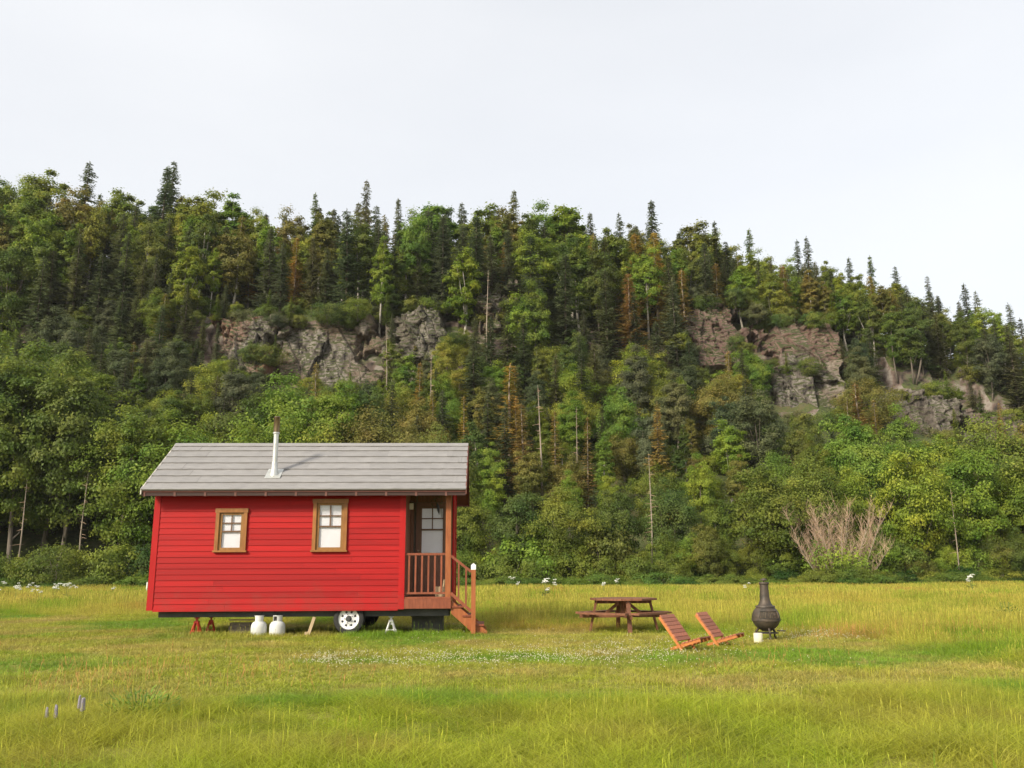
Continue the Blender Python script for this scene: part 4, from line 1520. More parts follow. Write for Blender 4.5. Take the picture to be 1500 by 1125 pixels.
# zones of the photograph where bare rock has to stay in view
OPEN = [(310, 455, 400, 520), (395, 458, 540, 560), (580, 446, 645, 490), (705, 415, 750, 448), (1012, 434, 1100, 500), (1118, 460, 1242, 600), (1190, 560, 1240, 608), (1288, 572, 1410, 640), (1405, 602, 1500, 644)]
def blocks_rock(x, y, z0, h, w):
    if y > 98:
        return False
    a, top = project(x, y, z0 + h)
    _, bot = project(x, y, z0 + h * .1)
    hwpx = F_PX * w * .30 / y
    for (x0, y0, x1, y1) in OPEN:
        if a + hwpx > x0 and a - hwpx < x1 and top < y1 - 6 and bot > y0:
            return True
    return False

def where(px):
    for lim, w in ((70, 'at the left edge'), (140, 'left of the cabin'), (205, 'just left of the cabin roof'), (320, 'above the left roof end'), (440, 'above the stove pipe'), (560, 'above the right window'), (690, 'above the porch'), (840, 'left of the picnic table'),
                   (985, 'above the picnic table'), (1100, 'above the chairs'), (1165, 'above the iron stove'), (1310, 'above the dry bush'), (1410, 'right of the dry bush')):
        if px < lim:
            return w
    return 'at the right edge'

def look(col, h):
    r, g, b = col
    hue = 'rusty' if r > g * 1.2 else 'dark green' if g < .17 else 'olive' if r > g * .86 else 'bright green' if g > .245 else 'mid green'
    return ('low ' if h < 6 else 'mid-height ' if h < 9 else 'tall ') + hue + ' '

def near_any(x, y, pts, d):
    return any((x - a) ** 2 + (y - b) ** 2 < d * d for a, b in pts)

# --- singled-out trees, from the photograph: skyline spruces
for (px, py, Y, wsc, colr, lab) in [
    (130, 234, 108, .9, DARK[1], 'tall thin spruce on the ridge, leftmost of the two highest'),
    (243, 240, 106, .95, DARK[0], 'tall dark spruce on the ridge above the left end of the roof'),
    (255, 231, 108, .85, DARK[1], 'highest dark spruce on the ridge, right of its twin'),
    (465, 280, 108, .7, MID[2], 'narrow spruce on the ridge above the stove pipe'),
    (537, 260, 108, .75, DARK[3], 'pointed spruce on the ridge above the cabin roof middle'),
    (587, 288, 108, .75, DARK[2], 'short pointed spruce on the ridge right of the pointed one'),
    (748, 276, 107, .8, OLIVE[0], 'olive spruce topping the ridge at the photo centre'),
    (866, 308, 107, .8, DARK[0], 'small dark spruce on the ridge right of the pale birches'),
    (912, 310, 107, .75, DARK[1], 'thin spruce on the ridge left of the tall dark one'),
    (951, 292, 106, .9, DARK[0], 'tall dark spruce on the ridge above the low chairs'),
    (1045, 320, 107, .8, DARK[1], 'spruce on the ridge above the brown scree'),
    (1092, 333, 107, .8, MID[0], 'green spruce on the ridge right of the scree'),
    (1164, 350, 107, .8, DARK[1], 'spruce on the falling ridge above the brown rock band'),
    (1183, 346, 107, .8, DARK[2], 'second spruce on the falling ridge above the brown rock band'),
    (1240, 375, 107, .8, DARK[1], 'spruce on the falling ridge above the pale rock wall'),
    (1272, 374, 107, .8, MID[2], 'lighter spruce on the falling ridge right of the rock wall'),
    (1312, 388, 107, .8, DARK[1], 'spruce midway down the falling ridge'),
    (1355, 404, 107, .75, DARK[1], 'narrow spruce low on the falling ridge'),
    (1413, 413, 107, .85, DARK[0], 'dark spruce standing out near the right end of the ridge'),
    (1430, 425, 108, .8, OLIVE[0], 'olive spruce beside the dark one near the right end of the ridge'),
    (1481, 442, 107, .85, DARK[1], 'last spruce on the ridge at the right edge')]:
    p = at(px, py, Y)
    plant('spruce', p[0], Y, top_z=p[2], wscale=wsc, color=colr, label=lab, group='spruces on the skyline', rnd=rt)
# --- singled-out leafy crowns on the ridge
for (px, py, Y, kind, wsc, colr, lab) in [
    (25, 252, 108, 'tall', 1.0, MID[1], 'leafy tree on the ridge at the left edge'),
    (68, 246, 107, 'tall', 1.1, MID[3], 'broad leafy tree on the ridge left of the thin spruce'),
    (15, 300, 103, 'tall', 1.1, BRIGHT[2], 'bright leafy tree below the ridge at the left edge'),
    (195, 276, 108, 'birch', 1.3, MID[1], 'leafy birch on the ridge between the tall spruces'),
    (300, 275, 107, 'birch', 1.3, MID[3], 'pale trunked birch on the ridge right of the twin spruces'),
    (345, 288, 107, 'birch', 1.4, BRIGHT[2], 'bright birch on the ridge above the rust-orange rock'),
    (382, 300, 107, 'tall', .8, MID[3], 'rounded leafy tree on the ridge above the pale cliff'),
    (640, 288, 108, 'birch', 1.5, BRIGHT[2], 'light green birch on the ridge right of the cabin roof'),
    (700, 298, 108, 'birch', 1.4, MID[3], 'green birch on the ridge left of the centre spruce'),
    (790, 290, 106, 'tall', 1.0, BRIGHT[2], 'light green open crowned tree right of the centre spruce'),
    (830, 292, 106, 'birch', 1.6, BRIGHT[0], 'open crowned birch with pale trunk on the ridge'),
    (1010, 322, 107, 'birch', 1.5, OLIVE[0], 'olive birch on the ridge right of the tall dark spruce')]:
    p = at(px, py, Y)
    plant(kind, p[0], Y, top_z=p[2], wscale=wsc, color=colr, label=lab, group='leafy trees on the skyline', rnd=rt)
# --- singled-out rusty, bare and dead ones
for (px, py, Y, kind, wsc, colr, lab) in [
    (745, 532, 76, 'thin', 1.5, RUST[2], 'tall golden-brown conifer on the slope above the picnic table'),
    (768, 590, 72, 'thin', 1.3, RUST[3], 'rusty conifer in front of the tall golden-brown one'),
    (793, 568, 71, 'snag', 1.0, None, 'tall bare grey trunk among the rusty conifers'),
    (812, 600, 72, 'thin', 1.0, RUST[1], 'small rusty conifer right of the bare grey trunk'),
    (858, 610, 70, 'thin', .8, RUST[3], 'thin half-dead conifer with reddish trunk'),
    (843, 600, 72, 'snag', .8, None, 'slim bare trunk left of the thin half-dead conifer'),
    (961, 586, 70, 'spruce', .75, RUST[1], 'narrow orange-green spruce above the low chairs'),
    (930, 340, 99, 'thin', 1.6, RUST[0], 'orange conifer below the ridge above the low chairs'),
    (922, 400, 95, 'thin', 1.5, RUST[3], 'rusty conifer standing below the orange one'),
    (614, 530, 80, 'thin', .9, RUST[0], 'small orange conifer on the slope right of the stove pipe'),
    (636, 572, 77, 'thin', 1.1, RUST[2], 'golden conifer on the slope above the right end of the roof'),
    (680, 580, 76, 'thin', 1.1, RUST[2], 'golden conifer on the slope just right of the roof end'),
    (633, 520, 79, 'snag', .8, None, 'bare trunk beside the small orange conifer'),
    (466, 530, 82, 'thin', 1.2, RUST[1], 'brownish conifer at the foot of the pale cliff'),
    (200, 500, 84, 'thin', 1.0, RUST[3], 'narrow brown conifer on the slope left of the roof'),
    (1255, 560, 80, 'thin', 1.6, RUST[3], 'rusty conifer under the pale rock wall'),
    (1238, 580, 79, 'thin', 1.3, RUST[1], 'brown conifer left of the rusty one under the rock wall'),
    (1280, 585, 79, 'thin', 1.3, RUST[1], 'brown conifer right of the rusty one under the rock wall'),
    (1098, 600, 80, 'thin', 1.0, RUST[0], 'small orange topped conifer on the slope above the stove'),
    (1462, 590, 84, 'thin', .9, RUST[0], 'orange conifer by the rocks at the right edge'),
    (1048, 385, 99, 'thin', 1.5, RUST[1], 'rust tinged conifer above the brown scree'),
    (568, 480, 88, 'snag', 1.0, None, 'bare grey trunk right of the pale cliff'),
    (714, 400, 94, 'snag', 1.0, None, 'bare trunk below the middle of the ridge')]:
    p = at(px, py, Y)
    plant(kind, p[0], Y, top_z=p[2], wscale=wsc, color=colr, label=lab, group='rusty and bare conifers on the slope', rnd=rt)

# --- the forest edge, row by row
edge_top = [(-40, 470), (0, 478), (60, 470), (120, 500), (170, 555), (230, 610), (300, 600), (420, 590), (520, 610), (640, 640), (690, 690), (760, 690), (820, 700), (880, 705), (940, 690), (1010, 690), (1070, 700), (1140, 660), (1200, 650), (1300, 645), (1380, 640), (1460, 660), (1540, 650)]
ex, ey = [a for a, _ in edge_top], [b for _, b in edge_top]
placed = []
px = -90
while px < 1590:
    Y = rt.uniform(60.5, 63.5)
    top = float(np.interp(px, ex, ey)) + rt.uniform(-10, 34)
    p = at(px, top, Y)
    left = px < 215
    colr = rt.choice(MID + ([MID[4], MID[2]] if left else BRIGHT + [OLIVE[0]]))
    if 700 < px < 900 or 985 < px < 1120: colr = rt.choice(MID[:3] + [MID[4], OLIVE[0]])
    if 1150 < px < 1300:
        Y += 2.5
    if True:
        plant('tall' if left else 'round', p[0], Y, top_z=p[2], wscale=rt.uniform(.85, 1.1) * (.95 if left else .95), color=colr,
              label=look(colr, p[2]) + 'leafy tree in the front row, ' + where(px), group='leafy trees along the forest edge', rnd=rt)
        placed.append((p[0], Y))
    px += rt.uniform(58, 84)
px = -90
while px < 1590:                                            # second row, fuller and brighter
    Y = rt.uniform(66, 70)
    top = float(np.interp(px, ex, ey)) - (rt.uniform(-40, 10) if px < 215 else rt.uniform(5, 62))
    p = at(px, top, Y)
    colr = rt.choice((MID if px < 215 else MID[1:4] + BRIGHT + BRIGHT + BRIGHT + OLIVE))
    plant('round' if rt.random() < .55 else 'tall', p[0], Y, top_z=p[2], wscale=rt.uniform(.75, 1.0), color=colr,
          label=look(colr, p[2] - 2) + 'leafy tree in the second row, ' + where(px), group='leafy trees behind the forest edge', rnd=rt)
    placed.append((p[0], Y))
    px += rt.uniform(44, 66)
# --- slope: mixed trees
tries = 0
mid_n = 0
while tries < 6000 and mid_n < 300:
    tries += 1
    Y = rt.uniform(70, 95)
    px = rt.uniform(-75, 1575)
    x = at(px, 500, Y)[0]
    if near_any(x, Y, placed, 1.9):
        continue
    z0 = terrain(x, Y)
    k = (Y - 70) / 25
    dark_bias = .15 + .55 * k + (.25 if px < 300 else 0)
    if rt.random() < dark_bias:
        kind = 'spruce' if rt.random() < .62 else 'tall'
        colr = rt.choice(DARK + ([MID[2], MID[4]] if kind == 'tall' else [DARK[3]]))
        h = rt.uniform(5.5, 10)
        w = 2.6
    else:
        kind = rt.choice(['round', 'tall', 'birch', 'birch', 'thin' if rt.random() < .65 else 'birch'])
        colr = rt.choice(MID + BRIGHT + BRIGHT + OLIVE) if px > 230 else rt.choice(MID + BRIGHT[2:3])
        if kind == 'thin': colr = rt.choice(RUST + OLIVE)
        h = rt.uniform(4.5, 8.5)
        w = 4.2 if kind == 'round' else 3.0
    if blocks_rock(x, Y, z0, h, w):
        h *= .55
        if blocks_rock(x, Y, z0, h, w * .6):
            continue
    plant(kind, x, Y, height=h, wscale=rt.uniform(.9, 1.15), color=colr,
          label=look(colr, h) + {'spruce': 'spruce on the slope, ', 'thin': 'thin conifer on the slope, ', 'birch': 'slim birch on the slope, '}.get(kind, 'broad leafy tree on the slope, ') + where(px),
          group={'spruce': 'spruces on the slope', 'thin': 'rusty conifers on the slope', 'birch': 'birches on the slope'}.get(kind, 'leafy trees on the slope'), rnd=rt)
    placed.append((x, Y))
    mid_n += 1
# --- upper slope and ridge
ridge_top = [(-150, 262), (0, 268), (100, 280), (200, 300), (300, 296), (400, 318), (500, 305), (620, 300), (720, 310), (850, 325), (1000, 345), (1100, 362), (1200, 392), (1300, 418), (1400, 447), (1500, 480), (1650, 520)]
rx_, ry_ = [a for a, _ in ridge_top], [b for _, b in ridge_top]
tries = up_n = 0
while tries < 14000 and up_n < 450:
    tries += 1
    Y = rt.uniform(93, 113)
    px = rt.uniform(-75, 1575)
    x = at(px, 400, Y)[0]
    if near_any(x, Y, placed, 1.45):
        continue
    z0 = terrain(x, Y)
    lim = at(px, float(np.interp(px, rx_, ry_)) + rt.uniform(-14, 26), Y)[2]
    h = min(rt.uniform(8.5, 15), lim - z0)
    if h < 4:
        h = rt.uniform(3.5, 5)
    r = rt.random()
    if r < .42:
        kind, colr, wsc = 'spruce', rt.choice(DARK), rt.uniform(.85, 1.1)
    elif r < .86:
        kind, colr, wsc = 'birch', rt.choice(MID + BRIGHT + BRIGHT + OLIVE), rt.uniform(.8, 1.2)
    elif r < .91:
        kind, colr, wsc = 'tall', rt.choice(MID), rt.uniform(.7, .9)
    else:
        kind, colr, wsc = 'thin', rt.choice(RUST + OLIVE), rt.uniform(1.1, 1.5)
    if blocks_rock(x, Y, z0, h, 2.5):
        continue
    plant(kind, x, Y, height=h, wscale=wsc, color=colr,
          label=look(colr, h) + {'spruce': 'spruce on the ridge, ', 'thin': 'thin conifer on the ridge, ', 'birch': 'slim birch on the ridge, '}.get(kind, 'leafy tree on the ridge, ') + where(px),
          group={'spruce': 'spruces on the ridge', 'thin': 'rusty conifers on the ridge', 'birch': 'birches on the ridge'}.get(kind, 'leafy trees on the ridge'), rnd=rt)
    placed.append((x, Y))
    up_n += 1
# --- shrubs: along the field, and low on the slope
px = -90
while px < 1590:
    Y = rt.uniform(58.6, 60.0)
    x = at(px, 850, Y)[0]
    big = px < 220
    h = rt.uniform(2.2, 3.9) if big else (rt.uniform(1.8, 3.4) if px < 1000 else rt.uniform(.9, 1.7))
    plant('shrub', x, Y, height=h, wscale=rt.uniform(.75, 1.0) if h > 1.8 else rt.uniform(1.3, 1.7), color=rt.choice(MID[:2] + [MID[3], (.05, .105, .02)]),
          label=('low ' if h < 1.8 else 'taller ') + 'leafy shrub between forest and meadow, ' + where(px), cat='shrub', group='shrubs along the meadow edge', rnd=rt, z0=0)
    px += rt.uniform(34, 52)
px = -90
while px < 1590:                                            # low nettles and brambles in front of the shrubs
    Y = rt.uniform(54.6, 58.6) if rt.random() < .35 else rt.uniform(57.2, 58.6)
    h = rt.uniform(.7, 1.5) * (.75 if Y < 57 else 1.0)
    plant('shrub', at(px, 850, Y)[0], Y, height=h, wscale=rt.uniform(1.5, 2.0), color=rt.choice([(.15, .23, .035), (.13, .21, .035), (.165, .225, .035)]),
          label='low bright green thicket at the rim of the meadow, ' + where(px), cat='shrub', group='low thickets at the rim of the meadow', rnd=rt, z0=0)
    px += rt.uniform(19, 32)
px = 670
while px < 1590:                                            # bushy young trees closing the forest edge right of the cabin
    Y = rt.uniform(60.2, 61.6)
    h = rt.uniform(2.6, 4.8)
    colr = rt.choice(MID[:4] + BRIGHT[:1] + BRIGHT[2:3] + OLIVE[:1])
    plant('round' if rt.random() < .5 else 'shrub', at(px, 800, Y)[0], Y, height=h, wscale=rt.uniform(.75, 1.0), color=colr, name='bushy_tree',
          label=look(colr, h) + 'bushy young tree filling the forest edge, ' + where(px), group='bushy young trees at the forest edge', rnd=rt, z0=0)
    px += rt.uniform(26, 44)
for i in range(190):
    px = rt.uniform(-75, 1575)
    Y = rt.uniform(78, 101)
    x = at(px, 480, Y)[0]
    z0 = terrain(x, Y)
    h = rt.uniform(1.4, 3.2)
    if blocks_rock(x, Y, z0, h * .8, 2.0):
        continue
    plant('shrub', x, Y, height=h, wscale=rt.uniform(.9, 1.2), color=rt.choice(MID + OLIVE[:1] + DARK[2:]),
          label='small shrub under the trees on the steep slope, ' + where(px), cat='shrub', group='shrubs on the steep slope', rnd=rt, sink=.1)

# --- bushes hanging over the rims and growing at the foot of the rocks
for (x0, x1, y0, y1, Y, lab) in ROCK_RIMS:
    n_ = max(4, int((x1 - x0) / 13))
    for i in range(n_):
        px = x0 - 8 + (x1 - x0 + 16) * (i + rt.random()) / n_
        for rim in (0, 1):
            if rt.random() < ((.25 if rim == 0 else .6) if x0 < 900 else .45):
                continue
            if rim == 0:
                p = at(px, y0 + rt.uniform(4, 24), Y + rt.uniform(1.5, 3.0))
            else:
                p = at(px, y1 - rt.uniform(2, 16), Y - rt.uniform(1.0, 2.6))
            h = rt.uniform(1.3, 2.8)
            kind = 'shrub' if rt.random() < .7 else 'spruce'
            plant(kind, p[0], p[1], height=h * (1.0 if kind == 'shrub' else 1.6), wscale=rt.uniform(.8, 1.1), color=rt.choice(MID + DARK[2:] + OLIVE[:1]), name='shrub' if kind == 'shrub' else 'spruce_sapling',
                  label=('small ' + ('bush' if kind == 'shrub' else 'spruce') + (' on the rim of the ' if rim == 0 else ' at the foot of the ') + ' '.join(lab.split()[:4])), cat='shrub' if kind == 'shrub' else 'tree',
                  group='bushes on the rims and feet of the rocks', rnd=rt, z0=p[2] - h * .45)

# --- the dry many-stemmed bush right of the stove
def dry_bush():
    p = at(1222, 842, 58.6)
    root = empty('dry_bush', (p[0] + .5, 58.9, 0))
    root.scale = (1.1, 1.1, 1.1)
    tag(root, 'bare many-stemmed bush with pinkish dry twigs at the forest edge', 'bush')
    rs = random.Random(9)
    stems, twigs = MB(), MB()
    for i in range(46):
        bx0, by0 = max(-1.6, min(1.6, rs.gauss(0, .85))), rs.gauss(0, .4)
        H = rs.uniform(2.6, 5.6) * (1 - .05 * abs(bx0))
        b0 = Vector((bx0 * .7, by0, -.1))
        tip = Vector((bx0 * 2.0 + rs.uniform(-.9, .9), by0 * 1.8 + rs.uniform(-.5, .5), H))
        md = b0.lerp(tip, .45) + Vector((rs.uniform(-.35, .35), 0, .1))
        pts = [b0, b0.lerp(md, .5) + Vector((rs.uniform(-.1, .1), 0, 0)), md, md.lerp(tip, .5) + Vector((rs.uniform(-.15, .15), 0, 0)), tip]
        stems.tube(pts, [.034, .03, .022, .014, .005], 5)
        for q in range(62):
            k_ = rs.uniform(.34, 1.0)
            i0 = min(3, int(k_ * 4))
            s0_ = pts[i0].lerp(pts[i0 + 1], k_ * 4 - i0)
            d = Vector((rs.uniform(-1, 1), rs.uniform(-1, 1), rs.uniform(.3, 1.9))).normalized() * rs.uniform(.25, .8)
            twigs.tube([s0_, s0_ + d * .5, s0_ + d + Vector((0, 0, .05))], [.0075, .006, .003], 3, cap=False)
    stems.build('stems', M['dead_wood'], root)
    twigs.build('twigs', M['dead_twig'], root)
dry_bush()
for i, px in enumerate((1172, 1196, 1216, 1246, 1268, 1292)):
    plant('shrub', at(px, 840, 57.6)[0], 57.4 + (i % 3) * .35, height=rt.uniform(1.1, 2.0), wscale=rt.uniform(1.0, 1.3), color=rt.choice(MID[:3]),
          label='green shrub growing at the foot of the dry bush', cat='shrub', group='shrubs at the foot of the dry bush', rnd=rt, z0=0)
# leaning pale dead tree behind the table, and bare trunks at the left edge of the wood
for (px, py, base_y, Y, lab) in [(948, 672, 790, 60.9, 'pinkish bare leaning trunk behind the picnic table'), (130, 690, 800, 61.0, 'pale bare trunk at the forest edge left of the cabin'), (42, 690, 830, 61.0, 'slim pale trunk at the forest edge, nearest the left edge'), (1392, 720, 842, 59.8, 'slim reddish trunk at the forest edge, right of the dry bush')]:
    p = at(px, py, Y)
    plant('snag', p[0], Y, top_z=p[2], wscale=.95, label=lab, group='bare trunks at the forest edge', rnd=rt)

# ------------------------------------------------------------------ grass
def blades(seed, n, size, h0, h1, w, bend, seedheads=0.0, segs=3):
    rs = np.random.RandomState(seed)
    px_, py_ = (rs.rand(n) - .5) * size * 1.25, (rs.rand(n) - .5) * size * 1.25
    # tufts
    nt = max(3, n // 28)
    tx, ty = (rs.rand(nt) - .5) * size, (rs.rand(nt) - .5) * size
    ti = rs.randint(0, nt, n)
    tuft = rs.rand(n) < .6
    px_ = np.where(tuft, tx[ti] + rs.randn(n) * size * .035, px_)
    py_ = np.where(tuft, ty[ti] + rs.randn(n) * size * .035, py_)
    H = h0 + (h1 - h0) * rs.rand(n) ** 1.3
    a = rs.rand(n) * 6.283
    fa = rs.rand(n) * 6.283
    bd = bend * (0.3 + rs.rand(n)) * H
    V, HG = [], []
    for s_ in range(segs + 1):
        k = s_ / segs
        cx_ = px_ + np.cos(a) * bd * k ** 1.8
        cy_ = py_ + np.sin(a) * bd * k ** 1.8
        cz_ = H * k * (1 - .15 * bend * k) - .02
        ww = w * (1 - .92 * k ** 1.5) * (.7 + .6 * rs.rand(n) * 0 + .3)
        ox, oy = np.cos(fa) * ww / 2, np.sin(fa) * ww / 2
        V.append(np.stack([cx_ - ox, cy_ - oy, cz_], 1))
        V.append(np.stack([cx_ + ox, cy_ + oy, cz_], 1))
        HG += [np.full(n, k)] * 2
    V = np.stack(V, 1)
    HG = np.stack(HG, 1)
    per = 2 * (segs + 1)
    base = (np.arange(n) * per)[:, None]
    F = np.concatenate([base + np.array([2 * s_, 2 * s_ + 1, 2 * s_ + 3, 2 * s_ + 2]) for s_ in range(segs)], 0)
    verts, hg = V.reshape(-1, 3), HG.reshape(-1)
    ns = int(n * seedheads)
    if ns:
        # thin stalks with a feathery tan head
        qx, qy = (rs.rand(ns) - .5) * size * 1.2, (rs.rand(ns) - .5) * size * 1.2
        hh = h1 * (.95 + .55 * rs.rand(ns))
        an = rs.rand(ns) * 6.283
        ln = hh * .22 * rs.rand(ns)
        tx_, ty_ = qx + np.cos(an) * ln, qy + np.sin(an) * ln
        w2 = w * .40
        z = np.zeros(ns)
        fv = rs.rand(ns) * 6.283
        ox, oy = np.cos(fv), np.sin(fv)
        P = [(qx - ox * w2 / 2, qy - oy * w2 / 2, z), (qx + ox * w2 / 2, qy + oy * w2 / 2, z),
             (tx_ + ox * w2 / 2, ty_ + oy * w2 / 2, hh * .8), (tx_ - ox * w2 / 2, ty_ - oy * w2 / 2, hh * .8),
             (tx_ - ox * w * .55, ty_ - oy * w * .55, hh * .88), (tx_ + ox * w * .55, ty_ + oy * w * .55, hh * .88),
             (tx_ + np.cos(an) * ln * .2, ty_ + np.sin(an) * ln * .2, hh)]
        v2 = np.stack([np.stack(p, 1) for p in P], 1).reshape(-1, 3)
        b2 = len(verts) + (np.arange(ns) * 7)[:, None]
        f2 = np.concatenate([b2 + np.array([0, 1, 2, 3]), b2 + np.array([3, 2, 5, 4])], 0)
        f3 = np.concatenate([b2 + np.array([4, 5, 6, 6])], 0)
        # the tip as a thin quad (a repeated corner is not allowed)
        ex_ = np.stack(P[6], 1) + np.array([.0008, 0, 0])
        verts = np.concatenate([verts, v2, ex_])
        b3 = (len(verts) - ns + np.arange(ns))
        f3[:, 3] = b3
        F = np.concatenate([F, f2, f3])
        hg = np.concatenate([hg, np.tile(np.array([.3, .3, .9, .9, 1.0, 1.0, 1.0]), ns), np.ones(ns)])
    me = bpy.data.meshes.new('grass_tuft')
    me.from_pydata(verts.tolist(), [], F.tolist())
    at_ = me.attributes.new('hgt', 'FLOAT', 'POINT')
    at_.data.foreach_set('value', hg.astype(np.float32))
    return me

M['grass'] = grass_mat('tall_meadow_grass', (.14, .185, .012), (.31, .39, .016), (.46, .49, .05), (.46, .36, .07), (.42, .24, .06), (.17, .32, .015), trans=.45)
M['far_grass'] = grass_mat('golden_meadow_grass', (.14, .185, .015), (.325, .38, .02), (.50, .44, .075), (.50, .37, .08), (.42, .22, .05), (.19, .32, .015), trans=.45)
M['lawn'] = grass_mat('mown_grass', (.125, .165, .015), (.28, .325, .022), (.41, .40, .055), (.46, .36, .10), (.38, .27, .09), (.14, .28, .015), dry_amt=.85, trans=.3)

def tile_collection(name, mat, specs):
    c = bpy.data.collections.new(name)
    for i, sp in enumerate(specs):
        me = blades(*sp)
        me.materials.append(mat)
        o = bpy.data.objects.new('grass_tuft', me)
        c.objects.link(o)
    return c

def scatter(name, coll, pts, mat, label, seed):
    """one stuff object: grass tufts instanced on points that carry turn and size"""
    rs = np.random.RandomState(seed)
    n = len(pts)
    me = bpy.data.meshes.new(name)
    me.vertices.add(n)
    me.vertices.foreach_set('co', np.array([(p[0], p[1], p[2]) for p in pts], dtype=np.float32).ravel())
    a = me.attributes.new('turn', 'FLOAT_VECTOR', 'POINT')
    a.data.foreach_set('vector', np.stack([np.zeros(n), np.zeros(n), rs.rand(n) * 6.283], 1).astype(np.float32).ravel())
    b = me.attributes.new('size', 'FLOAT_VECTOR', 'POINT')
    b.data.foreach_set('vector', np.array([(p[3], p[3], p[4]) for p in pts], dtype=np.float32).ravel())
    k = me.attributes.new('which', 'INT', 'POINT')
    k.data.foreach_set('value', rs.randint(0, len(coll.objects), n).astype(np.int32))
    me.update()
    o = link(name, me, mat)
    ng = bpy.data.node_groups.new(name + '_nodes', 'GeometryNodeTree')
    ng.interface.new_socket('Geometry', in_out='INPUT', socket_type='NodeSocketGeometry')
    ng.interface.new_socket('Geometry', in_out='OUTPUT', socket_type='NodeSocketGeometry')
    nd, lk = ng.nodes, ng.links
    gi, go = nd.new('NodeGroupInput'), nd.new('NodeGroupOutput')
    ci = nd.new('GeometryNodeCollectionInfo')
    ci.inputs['Collection'].default_value = coll
    ci.inputs['Separate Children'].default_value = True
    ci.inputs['Reset Children'].default_value = True
    ip = nd.new('GeometryNodeInstanceOnPoints')
    ip.inputs['Pick Instance'].default_value = True
    def attr(nm, typ):
        q = nd.new('GeometryNodeInputNamedAttribute')
        q.data_type = typ
        q.inputs['Name'].default_value = nm
        return q.outputs['Attribute']
    er = nd.new('FunctionNodeEulerToRotation')
    lk.new(attr('turn', 'FLOAT_VECTOR'), er.inputs[0])
    lk.new(gi.outputs[0], ip.inputs['Points'])
    lk.new(ci.outputs[0], ip.inputs['Instance'])
    lk.new(attr('which', 'INT'), ip.inputs['Instance Index'])
    lk.new(er.outputs[0], ip.inputs['Rotation'])
    lk.new(attr('size', 'FLOAT_VECTOR'), ip.inputs['Scale'])
    lk.new(ip.outputs[0], go.inputs[0])
    md = o.modifiers.new('scatter', 'NODES')
    md.node_group = ng
    tag(o, label, 'grass', kind='stuff')
    return o

near_c = tile_collection('near_grass', M['grass'], [(900 + i, 640, .5, .06, .25, .0044, 1.6, .014) for i in range(8)])
mid_c = tile_collection('middle_grass', M['far_grass'], [(920 + i, 1200, 1.0, .08, .30, .0064, 1.0, .06, 2) for i in range(5)])
far_c = tile_collection('far_grass', M['far_grass'], [(940 + i, 2400, 2.0, .14, .38, .0115, .9, .07, 2) for i in range(4)])
lawn_c = tile_collection('lawn_grass', M['lawn'], [(960 + i, 420, .5, .03, .10, .0075, .9, .012, 2) for i in range(6)])

def tallness(x, y):
    """0 where the grass is mown, 1 where it stands tall"""
    n = fbm(x * .22, y * .22, 8.1) * 1.6
    front = 9.3 + n * .9 + (0.8 if x > 3 else 0)
    if y < front:
        return min(1.0, max(0.0, (front - y) / 1.3))
    # back edge of the mown ground: deeper to the left of the cabin
    back = np.interp(x, [-30, -16, -9.5, -7.5, -1.0, 0.0, 3.0, 6.5, 7.5, 30], [27, 27, 25, 22.4, 22.0, 19.0, 18.6, 17.2, 14.2, 13.0]) + n * .7
    if y > back:
        return min(1.0, (y - back) / 2.2)
    rim = np.interp(x, [-30, 6.3, 8.2, 30], [0, 0, 1, 1])
    return float(rim)

def under_house(x, y):
    c, s = math.cos(-HYAW), math.sin(-HYAW)
    dx, dy = x - HLOC[0], y - HLOC[1]
    lx, ly = c * dx - s * dy, s * dx + c * dy
    return 0.1 < lx < 6.6 and 0.15 < ly < 2.6

rg = random.Random(31)
near_p, mid_p, far_p, lawn_p = [], [], [], []
def cover(y0, y1, step):
    y = y0
    while y < y1:
        w = .72 * y + 3.0
        x = -w
        while x < w:
            yield x + rg.uniform(-.5, .5) * step, y + rg.uniform(-.5, .5) * step
            x += step
        y += step
for x, y in cover(2.2, 13, .36):
    t_ = tallness(x, y)
    if t_ > .08:
        hz = (.35 + .65 * t_) * (.88 + 1.5 * fbm(x * .6, y * .6, 4.4))
        near_p.append((x, y, flat(x, y), 1.0, max(.3, hz)))
for x, y in cover(8.3, 27.5, .36):
    t_ = tallness(x, y)
    if t_ < .75 and not (under_house(x, y) and rg.random() < .75):
        lawn_p.append((x, y, flat(x, y), 1.0, (.8 + .7 * fbm(x * .7, y * .7, 6.0)) * (2.3 if under_house(x, y + .55) else 1.0)))
for x, y in cover(12.5, 32, .62):
    t_ = tallness(x, y)
    if t_ > .1 and not under_house(x, y):
        mid_p.append((x, y, flat(x, y), 1.0, (.3 + .7 * t_) * (.9 + .7 * fbm(x * .35, y * .35, 4.4))))
for x, y in cover(31, 59.5, 1.25):
    far_p.append((x, y, 0.0, 1.0, .95 + .6 * fbm(x * .2, y * .2, 4.4)))
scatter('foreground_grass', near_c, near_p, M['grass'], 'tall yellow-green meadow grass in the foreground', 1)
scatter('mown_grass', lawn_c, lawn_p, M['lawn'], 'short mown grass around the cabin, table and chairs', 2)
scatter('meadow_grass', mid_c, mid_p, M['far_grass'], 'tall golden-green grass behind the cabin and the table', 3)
scatter('distant_meadow_grass', far_c, far_p, M['far_grass'], 'far golden meadow grass reaching the forest edge', 4)

